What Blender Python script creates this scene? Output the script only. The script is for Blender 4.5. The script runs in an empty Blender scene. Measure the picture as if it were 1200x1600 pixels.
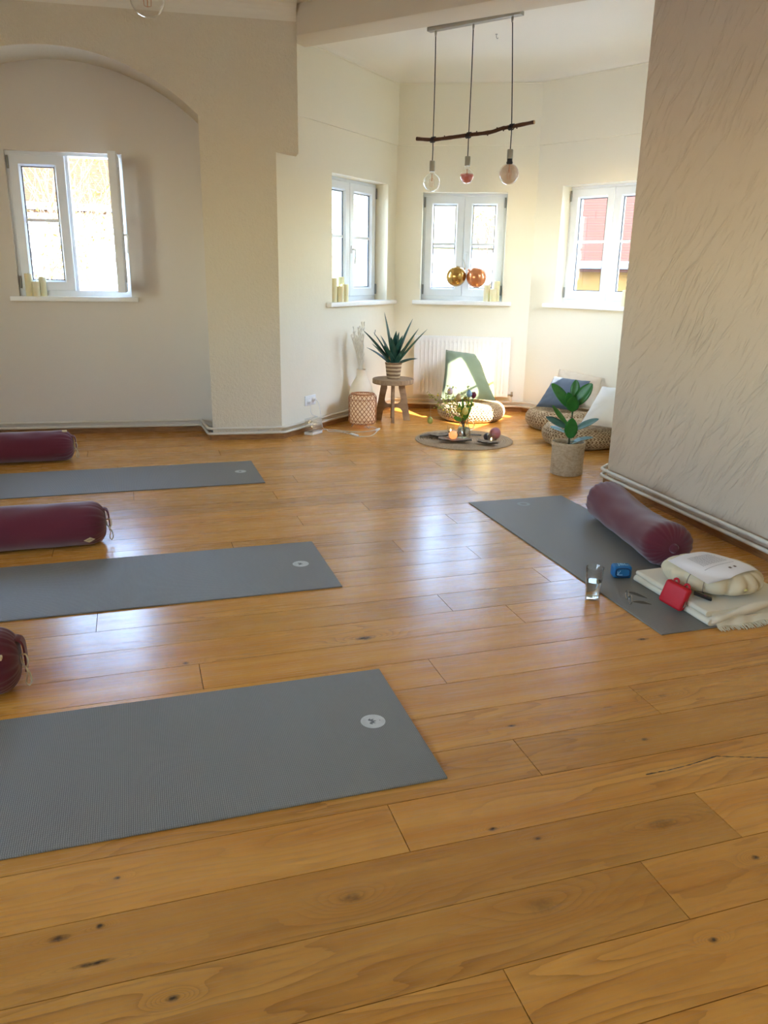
import bpy, math, random
from mathutils import Vector, Matrix, noise as mnoise

C = bpy.context.scene.collection
SC = bpy.context.scene
PI = math.pi
V = Vector


def hexc(h):
    h = h.lstrip('#')
    out = []
    for i in (0, 2, 4):
        c = int(h[i:i + 2], 16) / 255
        out.append(c / 12.92 if c <= 0.04045 else ((c + 0.055) / 1.055) ** 2.4)
    return (*out, 1.0)


# ------------------------------------------------------------------ camera
cam_data = bpy.data.cameras.new('camera')
cam_data.sensor_fit = 'VERTICAL'
cam_data.sensor_height = 36.0
cam_data.lens = 1230.7 / 1600 * 36.0
cam_data.clip_start = 0.05
cam_data.clip_end = 500
cam = bpy.data.objects.new('camera', cam_data)
C.objects.link(cam)
right = V((0.95435581, -0.29825455, 0.01578652))
down = V((-0.07231933, -0.28204395, -0.9566719))
fwd = V((0.28978424, 0.91186371, -0.29073985))
m3 = Matrix((right, -down, -fwd)).transposed()
cam.matrix_world = Matrix.Translation((0, 0, 1.28)) @ m3.to_4x4()
SC.camera = cam

# ------------------------------------------------------------------ world, sun, exposure
SC.view_settings.view_transform = 'Standard'
SC.view_settings.look = 'None'
SC.view_settings.gamma = 1.0
SC.view_settings.use_curve_mapping = False
SC.view_settings.exposure = 2.72
SC.cycles.diffuse_bounces = 5
SC.cycles.max_bounces = 12
SC.cycles.adaptive_threshold = 0.02
SC.cycles.transparent_max_bounces = 24
SC.cycles.caustics_reflective = False
SC.cycles.caustics_refractive = False
SC.cycles.sample_clamp_indirect = 8.0

SUN_DIR = V((-0.35, 0.94, -0.72)).normalized()      # the way the light travels
world = bpy.data.worlds.new('sky')
SC.world = world
world.use_nodes = True
wn = world.node_tree
wn.nodes.clear()
w_out = wn.nodes.new('ShaderNodeOutputWorld')
w_bg = wn.nodes.new('ShaderNodeBackground')
w_sky = wn.nodes.new('ShaderNodeTexSky')
w_sky.sky_type = 'NISHITA'
w_sky.sun_disc = False
w_sky.sun_elevation = math.asin(-SUN_DIR.z)
w_sky.sun_rotation = math.atan2(-SUN_DIR.x, -SUN_DIR.y)
w_sky.air_density = 1.0
w_sky.dust_density = 0.5
w_bg.inputs['Strength'].default_value = 1.0
wn.links.new(w_sky.outputs[0], w_bg.inputs['Color'])
wn.links.new(w_bg.outputs[0], w_out.inputs['Surface'])

sun_data = bpy.data.lights.new('sun', 'SUN')
sun_data.energy = 5.0
sun_data.angle = math.radians(0.53)
sun_data.color = (1.0, 0.965, 0.91)
sun = bpy.data.objects.new('sun', sun_data)
C.objects.link(sun)
sun.rotation_euler = SUN_DIR.to_track_quat('-Z', 'Y').to_euler()


def portal(name, center, normal, w, h):
    """light portal in a window opening: guides sky sampling, gives no light of its own"""
    d = bpy.data.lights.new(name, 'AREA')
    d.shape = 'RECTANGLE'
    d.size, d.size_y = w, h
    d.cycles.is_portal = True
    o = bpy.data.objects.new(name, d)
    C.objects.link(o)
    o.location = center
    o.rotation_euler = V(normal).to_track_quat('-Z', 'Y').to_euler()


# ------------------------------------------------------------------ materials
class NT:
    def __init__(self, name):
        self.m = bpy.data.materials.new(name)
        self.m.use_nodes = True
        self.t = self.m.node_tree
        self.t.nodes.clear()
        self.out = self.n('ShaderNodeOutputMaterial')

    def n(self, typ, **kw):
        nd = self.t.nodes.new(typ)
        for k, v in kw.items():
            setattr(nd, k, v)
        return nd

    def set(self, sock, v):
        if isinstance(v, bpy.types.NodeSocket):
            self.t.links.new(v, sock)
        elif v is not None:
            sock.default_value = v

    def math(self, op, a, b=None, c=None, clamp=False):
        nd = self.n('ShaderNodeMath', operation=op, use_clamp=clamp)
        for i, v in enumerate((a, b, c)):
            if v is not None:
                self.set(nd.inputs[i], v)
        return nd.outputs[0]

    def mapr(self, v, a, b, c=0.0, d=1.0):
        nd = self.n('ShaderNodeMapRange')
        self.set(nd.inputs[0], v)
        for i, x in enumerate((a, b, c, d)):
            self.set(nd.inputs[i + 1], x)
        return nd.outputs[0]

    def mix(self, f, a, b, mode='MIX'):
        nd = self.n('ShaderNodeMix', data_type='RGBA', blend_type=mode)
        self.set(nd.inputs[0], f)
        self.set(nd.inputs[6], a)
        self.set(nd.inputs[7], b)
        return nd.outputs[2]

    def noise(self, vec, scale=5, detail=3, rough=0.5, dist=0.0):
        nd = self.n('ShaderNodeTexNoise')
        if vec is not None:
            self.set(nd.inputs['Vector'], vec)
        nd.inputs['Scale'].default_value = scale
        nd.inputs['Detail'].default_value = detail
        nd.inputs['Roughness'].default_value = rough
        nd.inputs['Distortion'].default_value = dist
        return nd.outputs[0]

    def mapping(self, vec, scale=(1, 1, 1), rot=(0, 0, 0), loc=(0, 0, 0)):
        nd = self.n('ShaderNodeMapping')
        self.set(nd.inputs[0], vec)
        nd.inputs[1].default_value = loc
        nd.inputs[2].default_value = rot
        nd.inputs[3].default_value = scale
        return nd.outputs[0]

    def pos(self):
        return self.n('ShaderNodeNewGeometry').outputs['Position']

    def obj(self):
        return self.n('ShaderNodeTexCoord').outputs['Object']

    def bump(self, h, strength=0.3, dist=0.01):
        nd = self.n('ShaderNodeBump')
        nd.inputs['Strength'].default_value = strength
        nd.inputs['Distance'].default_value = dist
        self.set(nd.inputs['Height'], h)
        return nd.outputs[0]

    def bsdf(self, color, rough=0.5, metallic=0.0, normal=None, spec=0.5, sheen=0.0, trans=0.0, emis=None, emis_s=0.0, sub=0.0, ior=None, alpha=None, coat=0.0):
        p = self.n('ShaderNodeBsdfPrincipled')
        self.set(p.inputs['Base Color'], color)
        self.set(p.inputs['Roughness'], rough)
        self.set(p.inputs['Metallic'], metallic)
        p.inputs['Specular IOR Level'].default_value = spec
        if sheen:
            p.inputs['Sheen Weight'].default_value = sheen
        if trans:
            p.inputs['Transmission Weight'].default_value = trans
        if sub:
            p.inputs['Subsurface Weight'].default_value = sub
            p.inputs['Subsurface Radius'].default_value = (0.02, 0.012, 0.006)
        if coat:
            p.inputs['Coat Weight'].default_value = coat
            p.inputs['Coat Roughness'].default_value = 0.1
        if ior:
            p.inputs['IOR'].default_value = ior
        if emis:
            self.set(p.inputs['Emission Color'], emis)
            p.inputs['Emission Strength'].default_value = emis_s
        if normal is not None:
            self.set(p.inputs['Normal'], normal)
        self.t.links.new(p.outputs[0], self.out.inputs[0])
        return p


def simple(name, col, rough=0.5, metallic=0.0, var=0.06, nscale=12.0, bump=0.0, bscale=40.0, **kw):
    """a plain coloured material with slight procedural mottling and optional relief"""
    t = NT(name)
    o = t.obj()
    base = hexc(col)
    n = t.noise(o, nscale, 3)
    dark = tuple(c * (1 - var * 2.5) for c in base[:3]) + (1,)
    lite = tuple(min(1, c * (1 + var * 2)) for c in base[:3]) + (1,)
    colr = t.mix(n, dark, lite)
    nrm = t.bump(t.noise(o, bscale, 3), bump, 0.004) if bump else None
    t.bsdf(colr, rough, metallic, nrm, **kw)
    return t.m


def plaster(name, col, bscale=28, bstr=0.25, bdist=0.006, fine=110, var=0.03):
    t = NT(name)
    p = t.pos()
    base = hexc(col)
    n = t.noise(p, 1.3, 4)
    colr = t.mix(n, tuple(c * (1 - var) for c in base[:3]) + (1,), tuple(min(1, c * (1 + var)) for c in base[:3]) + (1,))
    h = t.math('ADD', t.noise(p, bscale, 4, 0.6), t.math('MULTIPLY', t.noise(p, fine, 2), 0.35))
    t.bsdf(colr, 0.85, 0, t.bump(h, bstr, bdist), spec=0.25)
    return t.m


def trowel_plaster(name, col):
    """hand-trowelled render: diagonal ridges and dragged scars"""
    t = NT(name)
    p = t.pos()
    base = hexc(col)
    warp = t.n('ShaderNodeTexNoise')
    t.set(warp.inputs['Vector'], p)
    warp.inputs['Scale'].default_value = 2.2
    wv = t.n('ShaderNodeVectorMath', operation='SCALE')
    t.t.links.new(warp.outputs['Color'], wv.inputs[0])
    wv.inputs['Scale'].default_value = 0.10
    add = t.n('ShaderNodeVectorMath', operation='ADD')
    t.set(add.inputs[0], p)
    t.set(add.inputs[1], wv.outputs[0])
    h = None
    for (ang, along, across, lo, hi, wgt, off) in ((56, 4.0, 34, 0.56, 0.70, 1.0, 0), (44, 3.0, 22, 0.57, 0.71, 1.0, 5), (66, 6.0, 52, 0.56, 0.70, 0.6, 11)):
        a = t.mapping(add.outputs[0], rot=(math.radians(ang), 0, 0), loc=(off, off, off))
        a = t.mapping(a, scale=(1, along, across))
        nz = t.noise(a, 1.0, 2, 0.5)
        r = t.mapr(nz, lo, hi)
        r = t.math('MULTIPLY', r, t.mapr(t.noise(p, 3.1 + off * .2, 3), 0.40, 0.60))
        r = t.math('MULTIPLY', r, wgt)
        h = r if h is None else t.math('ADD', h, r)
    h = t.math('ADD', h, t.math('MULTIPLY', t.noise(p, 10, 5, 0.6), 0.9))
    n = t.noise(p, 1.1, 3)
    colr = t.mix(n, tuple(c * 0.95 for c in base[:3]) + (1,), base)
    t.bsdf(colr, 0.88, 0, t.bump(h, 0.7, 0.014), spec=0.2)
    return t.m


KNOTS = [  # x, y, half length, half width, darkness : dark knots, eyes and cracks of this floor
    (0.748, 1.188, .060, .032, .50), (1.154, 1.340, .050, .022, .62), (0.735, 2.518, .040, .018, 1.0), (0.834, 1.379, .011, .007, 1.0),
    (0.363, 1.323, .032, .018, .7), (0.994, 1.839, .018, .007, .9), (1.034, 1.009, .012, .008, 1.0), (1.289, 1.179, .012, .009, 1.0),
    (-0.016, 1.182, .014, .009, .9), (1.333, 1.668, .014, .008, .9), (-0.116, 1.524, .009, .006, 1.0), (-0.148, 1.395, .010, .008, 1.0),
    (-0.225, 1.385, .022, .010, 1.0), (-0.158, 1.303, .042, .007, .95), (0.746, 1.439, .014, .008, .95), (1.329, 1.852, .026, .004, .8),
    (1.537, 1.865, .024, .010, .7), (0.095, 2.497, .016, .012, .8), (1.72, 2.235, .030, .012, .9)]
CRACK = [(1.236, 1.522), (1.31, 1.522), (1.382, 1.527), (1.477, 1.540), (1.54, 1.518), (1.66, 1.478)]


def wood_floor():
    t = NT('oak_floor')
    p = t.pos()
    rnd = t.n('ShaderNodeObjectInfo').outputs['Random']
    sx = t.n('ShaderNodeSeparateXYZ')
    t.set(sx.inputs[0], p)
    X, Y = sx.outputs[0], sx.outputs[1]
    x2 = t.math('ADD', X, t.math('MULTIPLY', rnd, 31.0))
    y2 = t.math('ADD', Y, t.math('MULTIPLY', rnd, 17.0))

    def comb(a, b, c=0.0):
        n = t.n('ShaderNodeCombineXYZ')
        for i, v in enumerate((a, b, c)):
            t.set(n.inputs[i], v)
        return n.outputs[0]
    vec = comb(x2, y2)
    core = None
    halo = None
    for (kx, ky, rx, ry, dk) in KNOTS:
        dx = t.math('DIVIDE', t.math('SUBTRACT', X, kx), rx)
        dy = t.math('DIVIDE', t.math('SUBTRACT', Y, ky), ry)
        d2 = t.math('ADD', t.math('MULTIPLY', dx, dx), t.math('MULTIPLY', dy, dy))
        c = t.math('MULTIPLY', t.math('EXPONENT', t.math('MULTIPLY', d2, -1.0)), dk)
        hdx = t.math('MULTIPLY', dx, 0.34)
        hdy = t.math('MULTIPLY', dy, 0.50)
        hh = t.math('EXPONENT', t.math('MULTIPLY', t.math('ADD', t.math('MULTIPLY', hdx, hdx), t.math('MULTIPLY', hdy, hdy)), -1.0))
        core = c if core is None else t.math('MAXIMUM', core, c)
        halo = hh if halo is None else t.math('ADD', halo, hh)
    # crack as distance to short line pieces
    crack = None
    for a, b in zip(CRACK, CRACK[1:]):
        lx, ly = b[0] - a[0], b[1] - a[1]
        l2 = lx * lx + ly * ly
        px = t.math('SUBTRACT', X, a[0])
        py = t.math('SUBTRACT', Y, a[1])
        u = t.math('MULTIPLY', t.math('ADD', t.math('MULTIPLY', px, lx / l2), t.math('MULTIPLY', py, ly / l2)), 1.0, clamp=True)
        ex = t.math('SUBTRACT', px, t.math('MULTIPLY', u, lx))
        ey = t.math('SUBTRACT', py, t.math('MULTIPLY', u, ly))
        d = t.math('SQRT', t.math('ADD', t.math('MULTIPLY', ex, ex), t.math('MULTIPLY', ey, ey)))
        crack = d if crack is None else t.math('MINIMUM', crack, d)
    wob = t.math('MULTIPLY', t.math('SUBTRACT', t.noise(p, 60, 2), 0.5), 0.006)
    crackm = t.mapr(t.math('ADD', crack, wob), 0.0008, 0.0026, 1.0, 0.0)
    # growth rings: contour lines of a slow field
    slow = t.noise(t.mapping(vec, scale=(0.9, 5.5, 1)), 1.0, 2, 0.5)
    phase = t.math('ADD', t.math('MULTIPLY', slow, 15.0), t.math('ADD', t.math('MULTIPLY', y2, 22.0), t.math('MULTIPLY', halo, 6.0)))
    wig = t.noise(t.mapping(vec, scale=(5, 40, 1)), 1.0, 3, 0.6)
    phase = t.math('ADD', phase, t.math('MULTIPLY', wig, 0.5))
    fr = t.math('FRACT', phase)
    ring = t.math('POWER', fr, 3.0)
    ringmask = t.mapr(t.noise(t.mapping(vec, scale=(0.8, 3, 1), loc=(7, 3, 0)), 1.0, 2), 0.40, 0.62)
    ringmask = t.math('MAXIMUM', ringmask, t.math('MINIMUM', halo, 1.0))
    fine = t.noise(t.mapping(vec, scale=(5, 170, 1)), 1.0, 3, 0.65)
    streak = t.noise(t.mapping(vec, scale=(0.9, 16, 1)), 1.0, 3, 0.6)
    pale, mid, deep = hexc('#E2A650'), hexc('#CC8A38'), hexc('#8C541E')
    col = t.mix(t.mapr(streak, 0.3, 0.7), mid, pale)
    col = t.mix(t.math('MULTIPLY', t.math('MULTIPLY', ring, ringmask), 0.55), col, deep)
    col = t.mix(t.mapr(fine, 0.48, 0.72, 0, 0.35), col, deep)
    tint = t.mapr(rnd, 0, 1, 0.80, 1.10)
    tn = t.n('ShaderNodeCombineColor')
    for i in range(3):
        t.set(tn.inputs[i], tint)
    col = t.mix(1.0, col, tn.outputs[0], 'MULTIPLY')
    # small scattered pin knots
    vo = t.n('ShaderNodeTexVoronoi')
    t.set(vo.inputs['Vector'], t.mapping(vec, scale=(2.2, 5.5, 1)))
    vo.inputs['Scale'].default_value = 1.0
    pin = t.mapr(vo.outputs['Distance'], 0.012, 0.06, 1.0, 0.0)
    col = t.mix(t.math('MULTIPLY', pin, 0.75), col, hexc('#4A2C16'))
    smear = t.mapr(t.noise(t.mapping(vec, scale=(1.6, 14, 1), loc=(3, 9, 0)), 1.0, 4, 0.7), 0.66, 0.78)
    col = t.mix(t.math('MULTIPLY', smear, 0.45), col, hexc('#6E431F'))
    corew = t.math('MULTIPLY', core, t.mapr(t.noise(p, 90, 3), 0.25, 0.6, 0.55, 1.0))
    col = t.mix(t.mapr(corew, 0.25, 0.85), col, hexc('#3B2412'))
    col = t.mix(crackm, col, hexc('#2A170A'))
    hgt = t.math('SUBTRACT', t.math('MULTIPLY', fine, -0.4), t.math('ADD', t.math('MULTIPLY', ring, 0.25), t.math('MULTIPLY', crackm, 2.0)))
    hgt = t.math('ADD', hgt, t.math('MULTIPLY', t.noise(t.mapping(vec, scale=(2.5, 7, 1)), 1.0, 2), 1.2))
    rough = t.mapr(fine, 0.3, 0.7, 0.20, 0.32)
    t.bsdf(col, rough, 0, t.bump(hgt, 0.22, 0.0022), spec=0.5)
    return t.m


def rib_mat(name, col):
    """foam mat with fine ribbed weave"""
    t = NT(name)
    o = t.obj()
    w = t.n('ShaderNodeTexWave', wave_type='BANDS', bands_direction='X')
    t.set(w.inputs[0], o)
    w.inputs['Scale'].default_value = 62
    w.inputs['Distortion'].default_value = 0.6
    w2 = t.n('ShaderNodeTexWave', wave_type='BANDS', bands_direction='Y')
    t.set(w2.inputs[0], o)
    w2.inputs['Scale'].default_value = 40
    w2.inputs['Distortion'].default_value = 1.2
    h = t.math('ADD', w.outputs['Fac'], t.math('MULTIPLY', w2.outputs['Fac'], 0.5))
    base = hexc(col)
    n = t.noise(o, 6, 4)
    colr = t.mix(n, tuple(c * 0.88 for c in base[:3]) + (1,), base)
    colr = t.mix(t.mapr(h, 0.0, 1.5, 0.0, 0.5), tuple(c * 0.72 for c in base[:3]) + (1,), colr)
    colr = t.mix(t.mapr(h, 0.7, 1.5, 0.0, 0.8), colr, tuple(c * 1.25 for c in base[:3]) + (1,))
    t.bsdf(colr, 0.5, 0, t.bump(h, 0.5, 0.0016), spec=0.5)
    return t.m


def fabric(name, col, weave=420, bstr=0.25, sheen=0.3, wr=0.0, rough=0.9):
    t = NT(name)
    o = t.obj()
    base = hexc(col)
    n = t.noise(o, 7, 4)
    colr = t.mix(n, tuple(c * 0.9 for c in base[:3]) + (1,), base)
    h = t.noise(o, weave, 2)
    if wr:
        h = t.math('ADD', t.math('MULTIPLY', h, 0.3), t.math('MULTIPLY', t.noise(t.mapping(o, scale=(1, 1, 1)), 14, 3, 0.55, 0.8), wr))
    t.bsdf(colr, rough, 0, t.bump(h, bstr, 0.004), spec=0.2, sheen=sheen)
    return t.m


def glass_thin(name, tint=(1, 1, 1, 1), refl=1.0):
    """window pane: mostly clear, mirror reflection by Fresnel"""
    t = NT(name)
    tr = t.n('ShaderNodeBsdfTransparent')
    tr.inputs[0].default_value = tint
    gl = t.n('ShaderNodeBsdfGlossy')
    gl.inputs['Roughness'].default_value = 0.02
    fr = t.n('ShaderNodeFresnel')
    bf = t.n('ShaderNodeNewGeometry').outputs['Backfacing']
    t.set(fr.inputs[0], t.mapr(bf, 0, 1, 1.35, 1 / 1.35))       # same reflection on both faces of the thin sheet
    mx = t.n('ShaderNodeMixShader')
    t.set(mx.inputs[0], t.math('MULTIPLY', fr.outputs[0], refl))
    t.t.links.new(tr.outputs[0], mx.inputs[1])
    t.t.links.new(gl.outputs[0], mx.inputs[2])
    t.t.links.new(mx.outputs[0], t.out.inputs[0])
    return t.m


def straw(name, a, b, scale=60, stretch=(1, 1, 3)):
    t = NT(name)
    o = t.obj()
    n = t.noise(t.mapping(o, scale=stretch), scale, 4, 0.65)
    n2 = t.noise(o, 9, 2)
    col = t.mix(t.mapr(t.math('ADD', t.math('MULTIPLY', n, 0.7), t.math('MULTIPLY', n2, 0.3)), 0.32, 0.68), hexc(a), hexc(b))
    t.bsdf(col, 0.8, 0, t.bump(n, 0.5, 0.003), spec=0.25)
    return t.m


def wood_plain(name, a, b, scale=8, rough=0.6, stretch=(1, 12, 12)):
    t = NT(name)
    o = t.obj()
    n = t.noise(t.mapping(o, scale=stretch), scale, 4, 0.6)
    col = t.mix(t.mapr(n, 0.3, 0.7), hexc(a), hexc(b))
    t.bsdf(col, rough, 0, t.bump(n, 0.3, 0.002), spec=0.35)
    return t.m


def bands(name, a, b, scale, axis='Z', rough=0.8):
    t = NT(name)
    o = t.obj()
    w = t.n('ShaderNodeTexWave', wave_type='BANDS', bands_direction=axis)
    t.set(w.inputs[0], o)
    w.inputs['Scale'].default_value = scale
    w.inputs['Distortion'].default_value = 1.0
    w.inputs['Detail'].default_value = 3
    n = t.noise(t.mapping(o, scale=(30, 30, 90)), 2, 3)
    f = t.math('MULTIPLY', t.mapr(w.outputs['Fac'], 0.25, 0.75), t.mapr(n, 0.2, 0.7, 0.6, 1.0))
    t.bsdf(t.mix(f, hexc(a), hexc(b)), rough, 0, t.bump(n, 0.5, 0.003), spec=0.25)
    return t.m


def clear_glass(name, tint='#FFFFFF', rough=0.0, ior=1.45):
    t = NT(name)
    g = t.n('ShaderNodeBsdfGlass')
    g.inputs['Color'].default_value = hexc(tint)
    g.inputs['Roughness'].default_value = rough
    g.inputs['IOR'].default_value = ior
    t.t.links.new(g.outputs[0], t.out.inputs[0])
    return t.m


def leaf_mat(name, a, b):
    t = NT(name)
    o = t.obj()
    n = t.noise(o, 22, 3)
    t.bsdf(t.mix(n, hexc(a), hexc(b)), 0.38, 0, t.bump(n, 0.15, 0.003), spec=0.5)
    return t.m


M = {}
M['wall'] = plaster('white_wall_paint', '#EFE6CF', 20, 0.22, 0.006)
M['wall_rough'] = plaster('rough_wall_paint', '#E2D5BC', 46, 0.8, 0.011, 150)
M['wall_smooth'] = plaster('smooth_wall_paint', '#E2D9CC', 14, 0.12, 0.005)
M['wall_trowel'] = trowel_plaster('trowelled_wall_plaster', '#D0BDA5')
M['ceiling'] = plaster('ceiling_paint', '#F0E8D6', 10, 0.12, 0.006)
M['beam'] = plaster('beam_paint', '#DCCFB6', 12, 0.15, 0.006)
M['floor'] = wood_floor()
M['subfloor'] = simple('dark_floor_joint', '#3A2412', 0.9)
M['baseboard'] = wood_plain('oak_baseboard', '#7C5430', '#B07E4C', 6, 0.45, (2, 2, 20))
M['pipe'] = simple('cream_pipe_enamel', '#DDD5C2', 0.32, var=0.02)
M['pvc'] = simple('white_window_plastic', '#E9ECEF', 0.30, var=0.015)
M['gasket'] = simple('dark_rubber_gasket', '#34383F', 0.6)
M['hinge'] = simple('grey_hinge_metal', '#8F8C86', 0.4, 0.4)
M['sill'] = simple('white_sill_enamel', '#F1EEE8', 0.35, var=0.015)
M['pane'] = glass_thin('window_glass')
M['candle'] = simple('ivory_candle_wax', '#EFE3B8', 0.45, var=0.04, sub=0.3)
M['wick'] = simple('dark_wick', '#3A332A', 0.9)
M['mat'] = rib_mat('grey_foam_mat', '#86847C')
M['mat_logo'] = simple('pale_logo_print', '#C9CBC7', 0.6, var=0.08, nscale=60)
M['mat_logo_faint'] = simple('faint_logo_print', '#999C9B', 0.6, var=0.08)
M['mat_mark'] = simple('grey_logo_mark', '#6A6D6D', 0.6)
M['bolster'] = fabric('burgundy_cotton', '#66252F', 520, 0.25, 0.45, 0.5)
M['cord'] = simple('cream_cotton_cord', '#DCCFAE', 0.85, var=0.08, bump=0.4, bscale=200)
M['black'] = simple('black_fabric', '#17161A', 0.6)
M['black_cord'] = simple('black_textile_cord', '#221C1E', 0.7, bump=0.4, bscale=400)
M['nickel'] = simple('brushed_nickel', '#A9A499', 0.32, 0.9, var=0.05)
M['bark'] = wood_plain('dark_branch_bark', '#3E2719', '#6A4832', 14, 0.8, (3, 18, 18))
M['wood_cut'] = simple('cut_branch_end', '#B58E62', 0.7)
M['bulb'] = glass_thin('clear_bulb_glass', (0.97, 0.97, 0.96, 1), 2.2)
M['bulb_smoke'] = glass_thin('smoked_bulb_glass', (0.74, 0.66, 0.62, 1), 2.2)
M['bulb_pink'] = glass_thin('pink_bulb_glass', (0.80, 0.42, 0.42, 1), 2.0)
M['filament'] = simple('copper_filament', '#C98A5A', 0.3, 0.8)
M['socket_plastic'] = simple('white_socket_plastic', '#EDEBE6', 0.3, var=0.015)
M['hole'] = simple('dark_socket_hole', '#2A2827', 0.7)
M['white_cable'] = simple('white_cable', '#EAE6DC', 0.45)
M['rattan'] = wood_plain('bamboo_strip', '#8A5433', '#BE8654', 10, 0.5, (4, 4, 4))
M['paper_shade'] = simple('cream_paper_liner', '#F3DFC0', 0.8, var=0.03, emis=hexc('#FFC98A'), emis_s=0.03)  # faint warm glow put into the liner; the lamp is off
M['stool'] = wood_plain('grey_brown_stool_wood', '#7A6048', '#A78B69', 5, 0.6, (2, 16, 4))
M['radiator'] = simple('white_radiator_enamel', '#F0EEE9', 0.32, var=0.015)
M['chrome'] = simple('chrome', '#C8C8C8', 0.15, 1.0)
M['seagrass'] = straw('woven_seagrass', '#8F6D48', '#DCC39A', 40, (1, 1, 1))
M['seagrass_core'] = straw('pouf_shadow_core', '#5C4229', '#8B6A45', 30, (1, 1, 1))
M['jute'] = straw('braided_jute', '#8C7152', '#C0A47E', 90, (1, 1, 1))
M['basket'] = straw('pale_fibre_basket', '#A68A68', '#DCC8A8', 45, (1, 1, 2))
M['basket_band'] = bands('striped_fibre_basket', '#7A5F45', '#C9B08C', 9.5)
M['soil'] = simple('dark_potting_soil', '#3A3129', 0.95, bump=0.8, bscale=60)
M['aloe'] = leaf_mat('dark_aloe_leaf', '#12352F', '#2C5A48')
M['aloe_dry'] = leaf_mat('dry_leaf', '#7A5A3C', '#9A7A52')
M['rubber'] = leaf_mat('rubber_plant_leaf', '#1E5A22', '#3C8436')
M['rubber_back'] = leaf_mat('rubber_plant_blue_leaf', '#44695E', '#6C9088')
M['stem'] = simple('brown_plant_stem', '#4B4527', 0.7)
M['green_cushion'] = fabric('sage_green_velvet', '#7A8567', 300, 0.2, 0.3, 0.8)
M['yellow_cushion'] = fabric('pale_yellow_cotton', '#DCCB7E', 300, 0.2, 0.2, 0.5)
M['blue_cushion'] = fabric('slate_blue_cotton', '#55606A', 300, 0.2, 0.3, 0.9)
M['beige_cushion'] = fabric('beige_linen', '#CFBFA6', 260, 0.3, 0.2, 0.9)
M['white_cushion'] = fabric('off_white_cotton', '#EBE2D2', 260, 0.3, 0.2, 0.9)
M['cream_cotton'] = fabric('cream_cotton_drill', '#DDCDA9', 380, 0.25, 0.2, 0.7)
M['blanket'] = fabric('cream_wool_blanket', '#E6DBC0', 240, 0.45, 0.3, 0.5)
M['glass'] = clear_glass('clear_glass')
M['thin_glass'] = glass_thin('thin_clear_glass', (0.95, 0.96, 0.95, 1), 3.0)
M['water'] = clear_glass('water', '#F4F8F8', 0, 1.33)
M['blue_case'] = simple('blue_speaker_fabric', '#1D6FA6', 0.6, bump=0.4, bscale=300)
M['blue_dark'] = simple('dark_blue_rubber', '#123F66', 0.5)
M['print_blue'] = simple('light_blue_print', '#8CC6E8', 0.5)
M['red_case'] = simple('red_fabric_case', '#C20C1C', 0.55, bump=0.25, bscale=200)
M['remote'] = simple('black_remote_plastic', '#121216', 0.35)
M['button'] = simple('pink_button', '#8A4560', 0.5)
M['silver'] = simple('silver_spectacle_metal', '#A8A49C', 0.22, 0.95)
M['lens'] = glass_thin('spectacle_lens', (0.86, 0.88, 0.86, 1), 1.5)
M['vase'] = simple('cream_stoneware', '#EAD9BC', 0.7, bump=0.15, bscale=30)
M['pampas'] = simple('pale_pampas_plume', '#F3ECDC', 0.95, var=0.04)
M['tulip'] = simple('dark_red_tulip', '#7A2238', 0.5)
M['green_leaf'] = leaf_mat('fresh_green_leaf', '#2F7A25', '#7DA93A')
M['bud'] = leaf_mat('yellow_green_bud', '#7C8F2E', '#C2BC4A')
M['twig'] = simple('brown_twig', '#5B4524', 0.8)
M['yellow_flower'] = simple('yellow_blossom', '#D8B62E', 0.6)
M['quartz'] = simple('rose_quartz', '#A9605A', 0.45, var=0.18, nscale=14, bump=0.4, bscale=18, sub=0.1)
M['bark_piece'] = wood_plain('grey_bark_piece', '#6E5E4C', '#A8947A', 12, 0.85, (3, 10, 10))
M['dark_stone'] = simple('dark_stone', '#2E2A2C', 0.5, bump=0.5, bscale=30)
M['feather'] = simple('grey_feather', '#5B5650', 0.8, var=0.2, nscale=60)
M['salt'] = simple('orange_salt_crystal', '#F0A070', 0.5, var=0.12, nscale=20, emis=hexc('#FF8A4A'), emis_s=0.2, sub=0.2)
M['flame'] = simple('candle_flame', '#FFE9B8', 0.5, emis=hexc('#FFD28A'), emis_s=6.0)
M['tin'] = simple('tealight_tin', '#9A8F7C', 0.35, 0.8)
M['balloon_gold'] = simple('gold_balloon_film', '#B8904E', 0.16, 0.75, var=0.03)
M['balloon_copper'] = simple('copper_balloon_film', '#D58A5C', 0.2, 0.6, var=0.03)
M['paper'] = simple('white_paper', '#F4F2F4', 0.7, var=0.01)
M['print'] = simple('grey_print', '#B9B6BA', 0.8)
M['print_dark'] = simple('brown_print', '#75635A', 0.8)
M['tag'] = simple('cream_sewn_label', '#D9C79C', 0.8)
M['tag_print'] = simple('olive_label_print', '#7D6B3A', 0.8)
M['string_light'] = simple('tiny_led', '#FFF2D0', 0.4, emis=hexc('#FFE2A8'), emis_s=0.35)
for nm, c in (('egg_green', '#A9A44A'), ('egg_blue', '#7C97A0'), ('egg_pink', '#C9A9A0'), ('egg_yellow', '#D9C25A'), ('egg_beige', '#C8A468')):
    M[nm] = simple(nm + '_paint', c, 0.45)
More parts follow.
